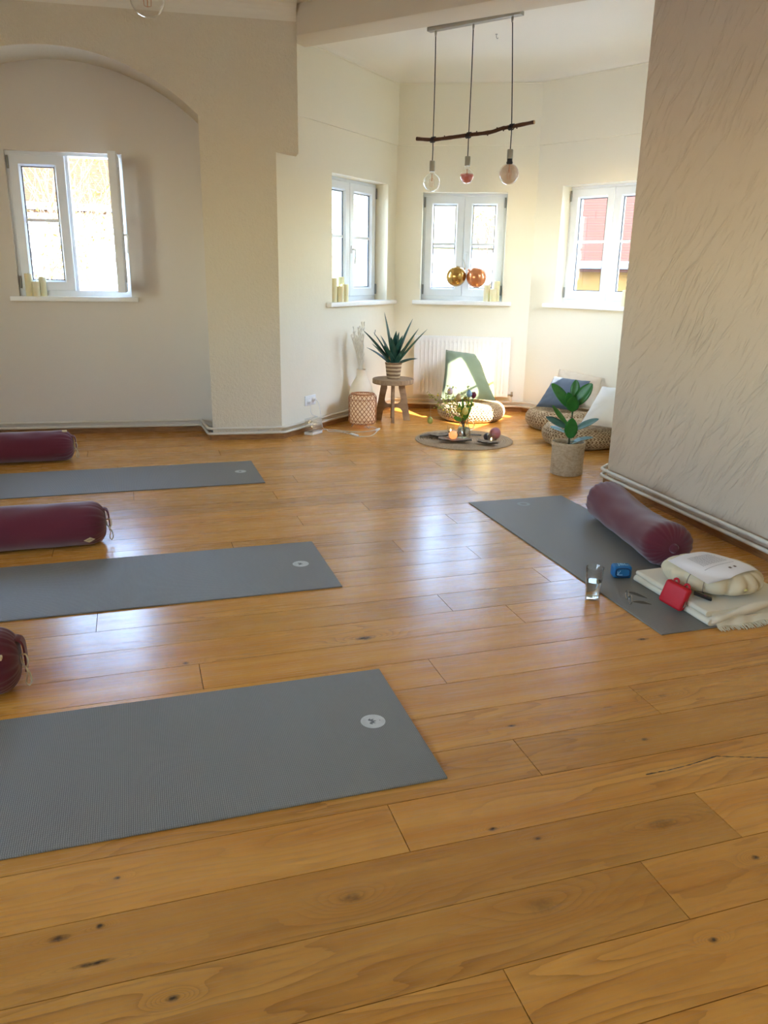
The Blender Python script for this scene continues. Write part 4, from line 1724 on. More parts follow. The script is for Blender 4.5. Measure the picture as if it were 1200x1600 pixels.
disc_cushion(0.192, 0.150, 0.056, 15, 0.021).build('cover', M['cream_cotton'], t, smooth=True)
mb = MB()
mb.sphere((0.125, -0.118, 0.052), 0.011, 0.009, 0.006, 10, 6)
mb.build('stitched_mark', M['yellow_cushion'], t, smooth=True)
mb = MB()
for a0 in (-2.05, -1.72):
    ptsc = []
    for k in range(9):
        a = -0.9 + 1.5 * k / 8
        c = abs(math.cos(a)) ** 0.62
        s = math.copysign(abs(math.sin(a)) ** 0.85, math.sin(a))
        ptsc.append(V(((0.198 * c + .001) * math.cos(a0 + .03 * k / 8), (0.158 * c + .001) * math.sin(a0 + .03 * k / 8), 0.056 + 0.056 * s)))
    mb.tube(ptsc, 0.0014, 5)
mb.build('seam', M['print_dark'], t, smooth=True)

# printed sheets
Pc = [V((2.050, 2.560, 0.163)), V((2.250, 2.590, 0.170)), V((2.335, 2.372, 0.158)), V((2.050, 2.318, 0.156))]   # left, back, right, front


def sheet(dz, sh=(0, 0)):
    def f(u, v):
        p = Pc[0] * (1 - u) * (1 - v) + Pc[1] * u * (1 - v) + Pc[2] * u * v + Pc[3] * (1 - u) * v
        q_ = Matrix.Rotation(math.radians(42), 3, 'Z') @ V((p.x - 2.215, p.y - 2.485, 0))
        rr_ = min(0.97, math.hypot(q_.x / 0.200, q_.y / 0.158))
        ca_ = rr_ ** (1 / 0.62)
        surf = 0.0575 + 0.056 + 0.056 * (1 - ca_ * ca_) ** 0.425 + 0.006
        z = max(surf, p.z - 0.004)
        return V((p.x + sh[0], p.y + sh[1], z + dz))
    return f


t = thing('printed_sheets', 'white printed paper sheets lying on the cream meditation cushion', 'paper', (0, 0, 0))
for dz, sh in ((0.0, (0.0, 0.0)), (0.002, (-0.003, 0.003))):
    mb = MB()
    f = sheet(dz, sh)
    mb.grid(f, 16, 16)
    g = lambda u, v: f(1 - u, v) - V((0, 0, 0.0006))
    mb.grid(g, 16, 16)
    so = mb.build('sheet', M['paper'], t, smooth=60)
f = sheet(0.0032, (-0.003, 0.003))
mb = MB()
rg = random.Random(4)
for ln in range(13):
    v = 0.20 + 0.030 * ln
    u = 0.30
    end = rg.uniform(0.82, 0.86)
    while u < end:
        w_ = rg.uniform(0.02, 0.06)
        mb.add([f(u, v), f(min(end, u + w_), v), f(min(end, u + w_), v + .012), f(u, v + .012)], [(3, 2, 1, 0)])
        u += w_ + 0.012
u0 = 0.25
while u0 < 0.85:
    mb.add([f(u0, .66), f(u0 + .03, .66), f(u0 + .03, .672), f(u0, .672)], [(3, 2, 1, 0)])
    u0 += 0.033
mb.build('printed_text', M['print'], so)
mb = MB()
for u0 in (0.60, 0.70):
    mb.add([f(u0, .80), f(u0 + .045, .80), f(u0 + .045, .85), f(u0, .85)], [(3, 2, 1, 0)])
mb.build('printed_marks', M['print_dark'], so)

# red case leaning on the blanket
t = thing('red_case', 'small bright red case with two loops leaning against the cream blanket', 'case', (1.978, 2.428, ZM), math.radians(-66))
mcase = Matrix.Translation((0, 0, 0.009)) @ Matrix.Rotation(math.radians(-12), 4, 'X') @ Matrix.Rotation(math.radians(11), 4, 'Y')
mb = MB()
mb.cbox(-0.052, 0.052, -0.019, 0.019, 0.008, 0.105, 0.012, mcase, seg=4)
mb.build('body', M['red_case'], t, smooth=50)
for x in (-0.018, 0.030):
    mb = MB()
    lp = [mcase @ V((x + 0.010 * math.cos(a), 0.0, 0.107 + 0.012 * math.sin(a))) for a in [PI * k / 10 for k in range(11)]]
    mb.tube(lp, 0.0048, 8)
    mb.build('loop', M['red_case'], t, smooth=50)
mb = MB()
zp = [mcase @ p for p in (V((0.0535, -0.008, 0.03)), V((0.0535, -0.008, 0.055)))]
mb.tube(zp, 0.0028, 6)
mb.build('zip_pull', M['silver'], t, smooth=50)
t = thing('remote_control', 'slim black remote with a pink button on the blanket beside the red case', 'remote', (2.085, 2.375, 0.0735), math.radians(-38))
mrem = Matrix.Rotation(math.radians(14), 4, 'Y')
mb = MB()
mb.cbox(-0.036, 0.036, -0.0125, 0.0125, -0.005, 0.005, 0.0042, mrem, seg=3)
mb.build('body', M['remote'], t, smooth=50)
mb = MB()
mb.lathe([(0.0, 0.0064), (0.0045, 0.0062), (0.0055, 0.0045)], 14, (0.008, 0, 0), mtx=mrem)
mb.build('button', M['button'], t, smooth=50)

# ================================================================== CANDLES ON THE SILLS


def candle(wi, x, y, zt, h, r, label, group):
    """x,y in the window's local frame (x along the sill, y outward)"""
    _, o, u, n = wi
    p = o + u * x + n * y
    t = thing('pillar_candle', label, 'candle', (p.x, p.y, zt + 0.0005), 0, group)
    mb = MB()
    mb.lathe([(0.0, 0.0), (r, 0.0), (r, h - 0.003), (r - 0.003, h), (r * 0.75, h - 0.001), (0.0, h - 0.006)], 28)
    mb.build('wax', M['candle'], t, smooth=40)
    mb = MB()
    mb.tube([(0, 0, h - 0.006), (0.001, 0, h + 0.004)], 0.0012, 5)
    mb.build('wick', M['wick'], t)


g = 'ivory pillar candles on the window sills'
candle(win_al, 0.075, 0.005, 1.066, 0.165, 0.028, 'tallest of three ivory candles on the alcove sill, at its left end', g)
candle(win_al, 0.128, -0.022, 1.066, 0.108, 0.028, 'shortest of three ivory candles on the alcove sill, in front', g)
candle(win_al, 0.172, 0.010, 1.066, 0.142, 0.027, 'middle-height ivory candle on the alcove sill, right of the short one', g)
candle(win_l, 0.040, 0.020, 1.034, 0.195, 0.036, 'tall ivory candle at the near end of the left bay sill', g)
candle(win_l, 0.105, -0.012, 1.034, 0.130, 0.033, 'shortest ivory candle on the left bay sill, in front', g)
candle(win_l, 0.225, 0.060, 1.034, 0.205, 0.034, 'rear tall ivory candle against the frame of the left bay window', g)
candle(win_l, 0.185, -0.008, 1.034, 0.145, 0.033, 'ivory candle of middle height at the right of the left bay group', g)
candle(win_c, 0.632, 0.030, 1.034, 0.150, 0.032, 'left ivory candle in the corner of the middle bay sill', g)
candle(win_c, 0.690, -0.012, 1.034, 0.112, 0.031, 'shortest ivory candle in front on the middle bay sill', g)
candle(win_c, 0.722, 0.055, 1.034, 0.185, 0.030, 'tallest ivory candle in the right corner of the middle bay sill', g)
candle(win_r, 0.715, 0.012, 1.034, 0.135, 0.034, 'single ivory candle on the right bay sill, half hidden by the near wall', g)

# ================================================================== BALLOONS


def balloon(mat, p, label, drift):
    t = thing('balloon', label, 'balloon', p, 0, 'metallic balloons at the middle window')
    mb = MB()
    prof = []
    for k in range(17):
        a = -PI / 2 + PI * k / 16
        r = 0.090 * math.cos(a)
        z = 0.094 * math.sin(a)
        prof.append((max(r, 0.0), z))
    tilt = Matrix.Rotation(drift, 4, 'Y')
    mb.lathe(prof, 28, mtx=tilt)
    mb.build('envelope', mat, t, smooth=True)
    mb = MB()
    mb.lathe([(0.004, 0.092), (0.006, 0.100), (0.011, 0.110), (0.004, 0.108)], 12, mtx=tilt)
    kn = mb.build('knot', mat, t, smooth=True)
    return t


balloon(M['balloon_gold'], (2.905, 7.055, 1.258), 'gold metallic balloon, left of the pair in front of the middle window', math.radians(50))
balloon(M['balloon_copper'], (3.076, 6.985, 1.250), 'copper metallic balloon, right of the pair in front of the middle window', math.radians(-50))
mb = MB()
mb.tube(bez([(2.979, 7.024, 1.325), (2.985, 7.06, 1.36), (3.008, 7.16, 1.415)], 6), 0.0012, 5)
mb.tube(bez([(3.000, 7.014, 1.318), (2.995, 7.06, 1.36), (3.008, 7.16, 1.415)], 6), 0.0012, 5)
tag(mb.build('balloon_string', M['cord']), 'thin string tying the two balloons to the handle of the middle window', 'string')

# ================================================================== PENDANT LAMP WITH BRANCH
cords = [(V((2.242, 6.015, 0)), V((2.246, 6.013, 0))), (V((2.427, 5.767, 0)), V((2.427, 5.768, 0))), (V((2.604, 5.518, 0)), V((2.636, 5.502, 0)))]
t = thing('pendant_lamp', 'pendant lamp of three bare bulbs on black cords knotted over a branch in the bay', 'lamp', (2.43, 5.76, H_BAY))


def lp(p, z):
    return V((p.x - 2.43, p.y - 5.76, z - H_BAY))


a, b = V((2.205, 6.058, 0)), V((2.648, 5.462, 0))
uu = (b - a).normalized()
fm = frame(lp(a, H_BAY), uu, V((-uu.y, uu.x, 0)))
mb = MB()
mb.cbox(0, (b - a).length, -0.026, 0.026, -0.027, -0.0005, 0.003, fm)
mb.build('ceiling_bar', M['nickel'], t, smooth=40)
zb = [2.232, 2.238, 2.266]
for i, (pt_, pl_) in enumerate(cords):
    zs = [2.086, 2.097, 2.122][i]
    mb = MB()
    tp = lp(pt_, H_BAY - 0.027)
    mid = lp((pt_ + pl_) / 2, 2.6)
    kn = lp(pl_, zb[i])
    mb.tube(bez([tp, mid + V((0.003, 0.002, 0)), kn, lp(pl_, (zb[i] + zs) / 2) + V((0.001, 0.001, 0)), lp(pl_, zs)], 8), 0.0036, 7)
    # knot wound round the branch
    rg = random.Random(i)
    for w_ in range(3):
        ring = []
        for k in range(17):
            an = 2 * PI * k / 16
            off = uu * (-0.012 + 0.012 * w_ + 0.006 * math.sin(an))
            ring.append(kn + off + V((-uu.y, uu.x, 0)) * (0.0175 * math.cos(an)) + V((0, 0, 0.0175 * math.sin(an))))
        mb.tube(ring, 0.0042, 6)
    mb.build('cord', M['black_cord'], t, smooth=60)
    mb = MB()
    mb.lathe([(0.0, -0.026), (0.007, -0.026), (0.0085, -0.040), (0.0045, -0.062), (0.0, -0.062)], 14, lp(pt_, H_BAY))
    mb.build('cord_grip', M['nickel'], t, smooth=40)
    zl = [2.012, 2.034, 2.062][i]
    mb = MB()
    mb.lathe([(0.0, zs + 0.004 - H_BAY), (0.018, zs + 0.001 - H_BAY), (0.0205, zs - 0.004 - H_BAY), (0.0205, zl - H_BAY), (0.0, zl - H_BAY)], 22, lp(pl_, H_BAY))
    mb.build('socket', M['nickel'], t, smooth=40)
    rb, zc = [(0.0655, 1.938), (0.0515, 1.966), (0.070, 1.962)][i]
    prof = []
    zn = zl - (0.032 if i == 2 else 0.0)
    a0 = math.radians(68)
    for k in range(19):
        an = -PI / 2 + (a0 + PI / 2) * k / 18
        prof.append((rb * math.cos(an), zc + rb * math.sin(an) - H_BAY))
    prof += [(0.0165, (prof[-1][1] + zn - H_BAY) / 2 if prof[-1][1] < zn - H_BAY else prof[-1][1] + .004), (0.0150, max(zn - H_BAY, prof[-1][1] + .006))]
    mb = MB()
    mb.lathe(prof, 30, lp(pl_, H_BAY))
    bo = mb.build('bulb', [M['bulb'], M['bulb'], M['bulb_smoke']][i], t, smooth=True)
    mb = MB()
    base = lp(pl_, zc)
    mb.tube([base + V((0, 0, rb * 0.9)), base + V((0, 0, rb * .1))], 0.003, 6)
    for q in range(4):
        an = PI / 2 * q
        d = V((math.cos(an), math.sin(an), 0))
        mb.tube([base + V((0, 0, rb * .45)), base + d * rb * .25 + V((0, 0, rb * .3)), base + d * rb * .2 - V((0, 0, rb * .45)), base - V((0, 0, rb * .5))], 0.0012, 5)
    mb.build('filament', M['filament'], bo, smooth=60)
    if i == 1:
        mb = MB()
        pr = []
        for k in range(13):
            an = -PI / 2 + (PI / 2 + 0.25) * k / 12
            pr.append(((rb - .0015) * math.cos(an), zc + (rb - .0015) * math.sin(an) - H_BAY))
        mb.lathe(pr, 30, lp(pl_, H_BAY))
        mb.build('pink_coating', M['bulb_pink'], bo, smooth=True)
    if i == 2:
        mb = MB()
        mb.lathe([(0.019, zl - H_BAY), (0.019, zl - .016 - H_BAY), (0.023, zl - .024 - H_BAY), (0.021, zl - .034 - H_BAY), (0.0, zl - .034 - H_BAY)], 20, lp(pl_, H_BAY))
        mb.build('collar', M['black'], t, smooth=40)
# the branch
bp_ = bez([lp(V((2.142, 6.093, 0)), 2.243), lp(cords[0][1], 2.232), lp(V((2.36, 5.86, 0)), 2.236), lp(cords[1][1], 2.240), lp(V((2.53, 5.63, 0)), 2.244), lp(V((2.59, 5.556, 0)), 2.262), lp(cords[2][1], 2.268), lp(V((2.742, 5.372, 0)), 2.284)], 8)
mb = MB()
mb.tube(bp_, [0.0135 + 0.0028 * mnoise.noise(V((i * 0.4, 0, 3))) - 0.001 * i / len(bp_) for i in range(len(bp_))], 10)
for k, d in ((12, 1), (27, 1), (31, -1), (36, 1), (41, -1), (50, -1)):
    p = bp_[min(k, len(bp_) - 1)]
    mb.tube([p, p + V((0.002, 0.001, 0.020 * d))], [0.007, 0.004], 6)
br = mb.build('branch', M['bark'], t, smooth=60)
for e, f in ((0, 1), (-1, -2)):
    mb = MB()
    d = (bp_[e] - bp_[f]).normalized()
    mb.tube([bp_[e] - d * .002, bp_[e] + d * .0015], 0.0128, 10)
    mb.build('cut_end', M['wood_cut'], br)

# bulb of the main-room lamp peeping in at the top
vx = (230 - 600) / 1230.7
vy = (-3 - 800) / 1230.7
BP = V((0, 0, 1.28)) + (right * vx + down * vy + fwd) * 2.86
BP = V((round(BP.x, 3), round(BP.y, 3), round(BP.z, 3)))
t = thing('bulb_pendant', 'single clear globe bulb hanging at the top edge left of the bay', 'lamp', (BP.x, BP.y, H_MAIN))
dz = BP.z - H_MAIN
mb = MB()
mb.lathe([(0.0625 * math.cos(a), dz + 0.0625 * math.sin(a)) for a in [-PI / 2 + math.radians(160) * k / 20 for k in range(21)]] + [(0.016, dz + 0.075)], 34)
bo = mb.build('bulb', M['bulb'], t, smooth=True)
mb = MB()
mb.tube([(0, 0, dz + .06), (0, 0, dz + .01)], 0.003, 6)
for q in range(4):
    d = V((math.cos(q * PI / 2), math.sin(q * PI / 2), 0))
    mb.tube([V((0, 0, dz + .03)), d * .015 + V((0, 0, dz + .02)), d * .012 + V((0, 0, dz - .025)), V((0, 0, dz - .028))], 0.0012, 5)
mb.build('filament', M['filament'], bo)
mb = MB()
mb.lathe([(0.0, dz + .145), (0.018, dz + .143), (0.0205, dz + .138), (0.0205, dz + .072), (0.0, dz + .072)], 22)
mb.build('socket', M['nickel'], t, smooth=40)
mb = MB()
mb.tube([(0, 0, dz + .14), (0, 0, -.02)], 0.0036, 7)
mb.build('cord', M['black_cord'], t)
mb = MB()
mb.lathe([(0.0, -0.025), (0.045, -0.022), (0.05, -0.002), (0.0, -0.0005)], 24)
mb.build('ceiling_rose', M['nickel'], t, smooth=40)

# small ceiling hook
mb = MB()
hp = V((2.72, 6.02, H_BAY))
mb.lathe([(0.0, -0.004), (0.008, -0.003), (0.009, -0.0005)], 12, hp)
mb.tube(bez([hp + V((0, 0, -.003)), hp + V((0, 0, -.02)), hp + V((.008, 0, -.03)), hp + V((.014, 0, -.022))], 5), 0.002, 6)
tag(mb.build('ceiling_hook', M['nickel'], smooth=40), 'tiny metal hook in the bay ceiling right of the pendant lamp', 'hook')
# two small hooks on the front wall above the arch
for k, s_ in ((0, 0.985), (1, 0.855)):
    mb = MB()
    p = fp(s_, 0, 2.86)
    mb.tube(bez([p + V((0, 0.001, .055)), p + V((0, -.008, .05)), p + V((0, -.010, 0)), p + V((0, 0.001, -.005))], 5), 0.0035, 6)
    tag(mb.build('wall_clip', M['wall_rough']), ('painted-over wall clip above the arch, the left one', 'painted-over wall clip above the arch, the right one')[k], 'clip', 'painted wall clips')

# ================================================================== RADIATOR
uC = (Cc - B).normalized()
nC = V((-uC.y, uC.x, 0))
ra = B + uC * 0.215
t = thing('radiator', 'white ribbed panel radiator under the middle bay window', 'radiator', (ra.x, ra.y, 0), math.atan2(uC.y, uC.x))
RW, Z0, Z1 = 0.905, 0.145, 0.705
mb = MB()
nf = 21
prof = []
x = 0.045
pitch = (RW - 0.09) / nf
prof.append((0.0, -0.096))
prof.append((0.040, -0.096))
for k in range(nf):
    x0 = 0.045 + pitch * k
    for f, d in ((0.06, 0.0), (0.24, 0.013), (0.50, 0.0155), (0.62, 0.013), (0.84, 0.0), (0.98, 0.0)):
        prof.append((x0 + pitch * f, -0.086 - d + 0.0035))
prof.append((RW - 0.04, -0.096))
prof.append((RW, -0.096))
rings = []
for z, k in ((Z0 + 0.005, 0.0), (Z0 + 0.035, 0.0), (Z0 + 0.06, 1.0), (Z1 - 0.07, 1.0), (Z1 - 0.045, 0.0), (Z1 - 0.004, 0.0)):
    rings.append([V((px, -0.096 + (py + 0.096) * k, z)) for px, py in prof])
mb.loft(rings, False, False, closed=False)
mb.build('front_panel', M['radiator'], t, smooth=40)
mb = MB()
mb.box(0.0, RW, -0.092, -0.080, Z0 + 0.006, Z1 - 0.005)
mb.box(0.0, RW, -0.040, -0.030, Z0 + 0.006, Z1 - 0.005)
for x in (0.1, RW - 0.1):
    mb.box(x - .02, x + .02, -0.03, -0.001, Z0 + .1, Z1 - .1)
mb.build('back_panel', M['radiator'], t)
for x0, x1 in ((-0.004, 0.0), (RW, RW + 0.004)):
    mb = MB()
    mb.box(x0, x1, -0.097, -0.028, Z0, Z1)
    mb.build('side_cover', M['radiator'], t)
mb = MB()
mb.box(-0.004, RW + 0.004, -0.097, -0.092, Z1 - 0.003, Z1 + 0.004)
mb.box(-0.004, RW + 0.004, -0.034, -0.028, Z1 - 0.003, Z1 + 0.004)
for k in range(46):
    xx = k * RW / 45
    mb.box(xx - 0.0025, xx + 0.0025, -0.093, -0.03, Z1 - 0.006, Z1 + 0.003)
mb.build('top_grille', M['radiator'], t)
mb = MB()
mb.tube([(RW - 0.01, -0.06, 0.165), (RW + 0.055, -0.06, 0.165)], 0.010, 10)
mb.tube([(RW + 0.042, -0.06, 0.150), (RW + 0.042, -0.06, 0.196)], 0.012, 10)
mb.tube([(RW + 0.042, -0.06, 0.165), (RW + 0.042, -0.095, 0.165)], 0.011, 10)
mb.build('valve', M['chrome'], t, smooth=50)
mb = MB()
mb.tube(bez([(RW + 0.042, -0.06, 0.155), (RW + 0.042, -0.058, 0.12), (RW + 0.042, -0.045, 0.097)], 5), 0.008, 8)
mb.build('feed_pipe', M['pipe'], t, smooth=50)

# ================================================================== SOCKET, CABLES, LIGHT BOX
uL = (B - A).normalized()
nL = V((-uL.y, uL.x, 0))
so_ = A + uL * 0.395
t = thing('wall_socket', 'white double wall socket low on the left bay wall', 'socket', (so_.x, so_.y, 0.255), math.atan2(uL.y, uL.x))
mb = MB()
mb.cbox(-0.078, 0.078, -0.010, 0.0, -0.041, 0.041, 0.004)
mb.build('cover_plate', M['socket_plastic'], t, smooth=40)
for x in (-0.036, 0.036):
    mb = MB()
    mt = Matrix.Translation((x, -0.0102, 0)) @ Matrix.Rotation(PI / 2, 4, 'X')
    mb.lathe([(0.030, 0.0), (0.0295, 0.002), (0.021, 0.0022), (0.0195, -0.001), (0.0, -0.001)], 24, mtx=mt)
    s_ = mb.build('outlet', M['socket_plastic'], t, smooth=40)
    mb = MB()
    for dx in (-0.0095, 0.0095):
        mb.lathe([(0.0034, 0.0012), (0.0, 0.0012)], 10, (dx, 0, 0), mtx=mt)
    mb.build('contact_hole', M['hole'], s_)
for x, zz in ((-0.040, -0.006), (0.034, 0.008)):
    mb = MB()
    mt = Matrix.Translation((x, -0.012, zz)) @ Matrix.Rotation(PI / 2, 4, 'X')
    mb.lathe([(0.0, 0.0), (0.0175, 0.0), (0.0165, 0.014), (0.009, 0.026), (0.0, 0.026)], 18, mtx=mt)
    tag(mb.build('mains_plug', M['socket_plastic'], smooth=40, loc=(so_.x, so_.y, 0.255)), ('white plug in the left outlet of the wall socket', 'white plug in the right outlet of the wall socket')[x > 0], 'plug', 'plugs in the wall socket')
    bpy.context.view_layer.objects  # no-op
    C.objects[-1].rotation_euler = (0, 0, math.atan2(uL.y, uL.x))


def wl(x, d, z):
    p = so_ + uL * x - nL * d
    return V((p.x, p.y, z))


mb = MB()
mb.tube(bez([wl(-0.040, 0.034, 0.245), wl(-0.048, 0.040, 0.20), wl(-0.052, 0.055, 0.15), wl(-0.03, 0.10, 0.132)], 8), 0.0026, 6)
tag(mb.build('power_cable', M['white_cable'], smooth=60), 'white cable hanging from the left plug to the glass light box', 'cable')
LX, LY = 1.848, 6.470
mb = MB()
path = bez([wl(0.034, 0.034, 0.262), wl(0.060, 0.05, 0.22), wl(0.074, 0.06, 0.12), wl(0.080, 0.075, 0.02), wl(0.10, 0.10, 0.004), V((1.52, 6.33, 0.0034)), V((1.60, 6.30, 0.0034)), V((1.655, 6.20, 0.0034)), V((1.70, 6.08, 0.0034)), V((1.80, 6.07, 0.0034)), V((1.90, 6.22, 0.0034)), V((1.945, 6.34, 0.0034)), V((1.93, 6.44, 0.0034)), V((LX + .01, LY - .02, 0.0036))], 8)
mb.tube(path, 0.0028, 6)
mb.tube(bez([V((1.45, 6.36, 0.0034)), V((1.50, 6.42, 0.0034)), V((1.58, 6.38, 0.0034)), V((1.66, 6.30, 0.0034)), V((1.76, 6.26, 0.0034)), V((1.88, 6.28, 0.0034)), V((1.94, 6.33, 0.008))], 8), 0.0026, 6)
lc_ = mb.build('lamp_cable', M['white_cable'], smooth=60)
tag(lc_, 'white lamp cable looping over the boards in front of the bamboo lamp', 'cable')
for p, q in ((V((1.665, 6.175, 0.008)), V((1.700, 6.085, 0.008))), (V((1.905, 6.235, 0.010)), V((1.955, 6.325, 0.010)))):
    mb = MB()
    d = (q - p).normalized()
    fm = frame((p + q) / 2, d, V((-d.y, d.x, 0)))
    mb.cbox(-(q - p).length / 2, (q - p).length / 2, -0.011, 0.011, -0.0065, 0.0065, 0.005, fm)
    mb.build('inline_switch', M['socket_plastic'], lc_, smooth=50)

t = thing('light_box', 'small clear glass box lamp on a white base beside the pier', 'lamp', (1.372, 6.270, 0), math.radians(43))
mb = MB()
mb.cbox(-0.072, 0.072, -0.042, 0.042, 0.001, 0.024, 0.003)
mb.build('base', M['white_cushion'], t, smooth=40)
mb = MB()
mb.box(-0.068, 0.068, -0.038, 0.038, 0.0245, 0.132)
g_ = mb.build('glass_block', M['thin_glass'], t)
mb = MB()
nn = 34
for k in range(nn):                                                       # fluted outer faces
    x = -0.064 + 0.128 * k / (nn - 1)
    mb.tube([(x, -0.0395, 0.028), (x, -0.0395, 0.128)], 0.0016, 6)
o = mb.build('glass_ribs', M['glass'], t, smooth=60)
o['kind'] = 'stuff'
mb = MB()
rg = random.Random(6)
pp = [V((rg.uniform(-.05, .05), rg.uniform(-.025, .025), rg.uniform(.035, .115))) for k in range(16)]
mb.tube(bez(pp, 5), 0.0012, 5)
sw = mb.build('light_string', M['silver'], t, smooth=60)
mb = MB()
for p in pp:
    mb.sphere(p, 0.004, nu=8, nv=5)
mb.build('led', M['string_light'], sw, smooth=True)

# ================================================================== BAMBOO LAMP
t = thing('bamboo_lamp', 'squat bamboo lattice lamp on wire feet beside the wooden stool', 'lamp', (LX, LY, 0))
HR, Z0L, Z1L = 0.120, 0.040, 0.290


def lr(z):
    f = (z - Z0L) / (Z1L - Z0L)
    r = HR
    if f > 0.86:
        q = (f - 0.86) / 0.14
        r = HR - 0.030 * (1 - math.sqrt(max(0.0, 1 - q * q)))
    if f < 0.10:
        q = (0.10 - f) / 0.10
        r = HR - 0.018 * (1 - math.sqrt(max(0.0, 1 - q * q)))
    return r


mb = MB()
NS = 20
for fam in (1, -1):
    for k in range(NS):
        rings = []
        for i in range(25):
            f = i / 24
            z = Z0L + (Z1L - Z0L) * f
            a = 2 * PI * k / NS + fam * f * 1.75
            r = lr(z) + (0.0012 if fam > 0 else -0.0008)
            d = V((math.cos(a), math.sin(a), 0))
            tg = V((-math.sin(a), math.cos(a), 0)) * 0.0036
            c = d * r + V((0, 0, z))
            rings.append([c - tg, c + tg, c + tg - d * 0.0016, c - tg - d * 0.0016])
        mb.loft(rings)
o = mb.build('lattice', M['rattan'], t)
o['kind'] = 'stuff'
for z, w_ in ((Z0L, .008), (Z0L + 0.028, 0.004), (Z1L - 0.045, .005), (Z1L - 0.002, .007)):
    mb = MB()
    r = lr(min(max(z, Z0L), Z1L))
    mb.lathe([(r - 0.002, z - w_ / 2), (r + 0.0035, z - w_ / 2), (r + 0.0035, z + w_ / 2), (r - 0.002, z + w_ / 2), (r - 0.002, z - w_ / 2)], 48)
    mb.build('hoop', M['rattan'], t, smooth=30)
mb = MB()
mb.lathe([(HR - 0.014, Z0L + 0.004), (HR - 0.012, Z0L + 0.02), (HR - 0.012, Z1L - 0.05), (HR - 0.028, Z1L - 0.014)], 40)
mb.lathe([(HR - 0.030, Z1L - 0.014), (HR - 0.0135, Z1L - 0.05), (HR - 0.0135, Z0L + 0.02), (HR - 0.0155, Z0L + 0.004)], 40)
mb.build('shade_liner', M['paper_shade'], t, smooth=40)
mb = MB()
mb.lathe([(HR - 0.050, Z1L - 0.003), (HR - 0.050, Z1L + 0.003), (HR - 0.032, Z1L + 0.003), (HR - 0.030, Z1L - 0.003), (HR - 0.050, Z1L - 0.003)], 40)
mb.build('top_ring', M['rattan'], t, smooth=30)
for k in range(3):
    a = -PI / 2 + 0.35 + 2 * PI * k / 3
    d = V((math.cos(a), math.sin(a), 0))
    e = V((-d.y, d.x, 0))
    mb = MB()
    mb.tube(bez([d * .07 + e * .02 + V((0, 0, .044)), d * .085 + e * .014 + V((0, 0, .02)), d * .095 + V((0, 0, .004)), d * .085 - e * .014 + V((0, 0, .02)), d * .07 - e * .02 + V((0, 0, .044))], 5), 0.0024, 6)
    mb.build('wire_foot', M['nickel'], t, smooth=60)
mb = MB()
mb.lathe([(0.0, 0.052), (0.022, 0.052), (0.022, 0.105), (0.0, 0.105)], 18)
mb.box(-.075, .075, -.003, .003, .049, .055)
mb.box(-.003, .003, -.075, .075, .049, .055)
mb.build('lamp_holder', M['socket_plastic'], t, smooth=40)
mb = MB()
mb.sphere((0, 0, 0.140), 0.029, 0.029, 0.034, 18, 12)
mb.build('bulb', simple('warm_glow_bulb', '#FFE9C4', 0.4, emis=hexc('#FFC890'), emis_s=0.12), t, smooth=True)  # bulb is off; a faint warm glow is put into its material
# pampas grass in a tall cream vase behind the lamp
t = thing('pampas_vase', 'cream bottle vase with pale pampas plumes behind the bamboo lamp', 'vase', (1.900, 6.700, 0))
mb = MB()
mb.lathe([(0.0, 0.001), (0.075, 0.001), (0.098, 0.06), (0.106, 0.18), (0.104, 0.27), (0.088, 0.335), (0.056, 0.385), (0.040, 0.42), (0.036, 0.455), (0.041, 0.468), (0.036, 0.468), (0.030, 0.455), (0.030, 0.42)], 36)
mb.build('vase_body', M['vase'], t, smooth=60)
rg = random.Random(12)
for k in range(9):
    a = rg.uniform(0, 2 * PI)
    sp = rg.uniform(0.02, 0.10)
    top = V((sp * math.cos(a) - 0.01, sp * math.sin(a) * 0.5 - 0.02, rg.uniform(0.74, 0.88)))
    st = bez([(0.012 * math.cos(a), 0.012 * math.sin(a), 0.30), (top.x * .35, top.y * .35, 0.55), tuple(top)], 6)
    mb = MB()
    mb.tube(st, 0.0018, 5)
    # plume: many fine feathery filaments
    for q in range(120):
        f = 0.40 + 0.6 * q / 120
        p = st[min(len(st) - 1, int(f * (len(st) - 1)))]
        b_ = rg.uniform(0, 2 * PI)
        ln = 0.075 * (1 - abs(2 * (f - 0.4) / 0.6 - 0.8) * 0.5)
        d = V((math.cos(b_) * .30, math.sin(b_) * .30, 0.95))
        s_ = V((-math.sin(b_), math.cos(b_), 0)) * 0.0042
        mb.add([p - s_, p + s_, p + d * ln], [(0, 1, 2)])
    mb.build('plume', M['pampas'], t)

# ================================================================== WOODEN STOOL
SX, SY = 2.205, 6.735
t = thing('stool', 'round grey-brown wooden stool with cut-out plank legs holding the striped plant pot', 'stool', (SX, SY, 0), math.radians(-16))
mb = MB()
mb.lathe([(0.0, 0.3335), (0.178, 0.3335), (0.184, 0.338), (0.184, 0.372), (0.179, 0.377), (0.0, 0.377)], 48)
mb.build('seat', M['stool'], t, smooth=40)


def leg_outline(side, slot):
    """half board from the axis outwards: (x,z) ccw, side=+1"""
    pts = [(0.0, 0.118)]
    # lower arch
    pts += [(0.040, 0.118), (0.068, 0.108), (0.086, 0.085), (0.092, 0.050), (0.096, 0.020), (0.100, 0.0005)]
    pts += [(0.162, 0.0005), (0.104, 0.333), (0.050, 0.333)]
    # upper keyhole slot
    pts += [(0.052, 0.29), (0.066, 0.23), (0.072, 0.190), (0.066, 0.165), (0.045, 0.150), (0.0, 0.148)]
    return [(side * x, z) for x, z in pts]


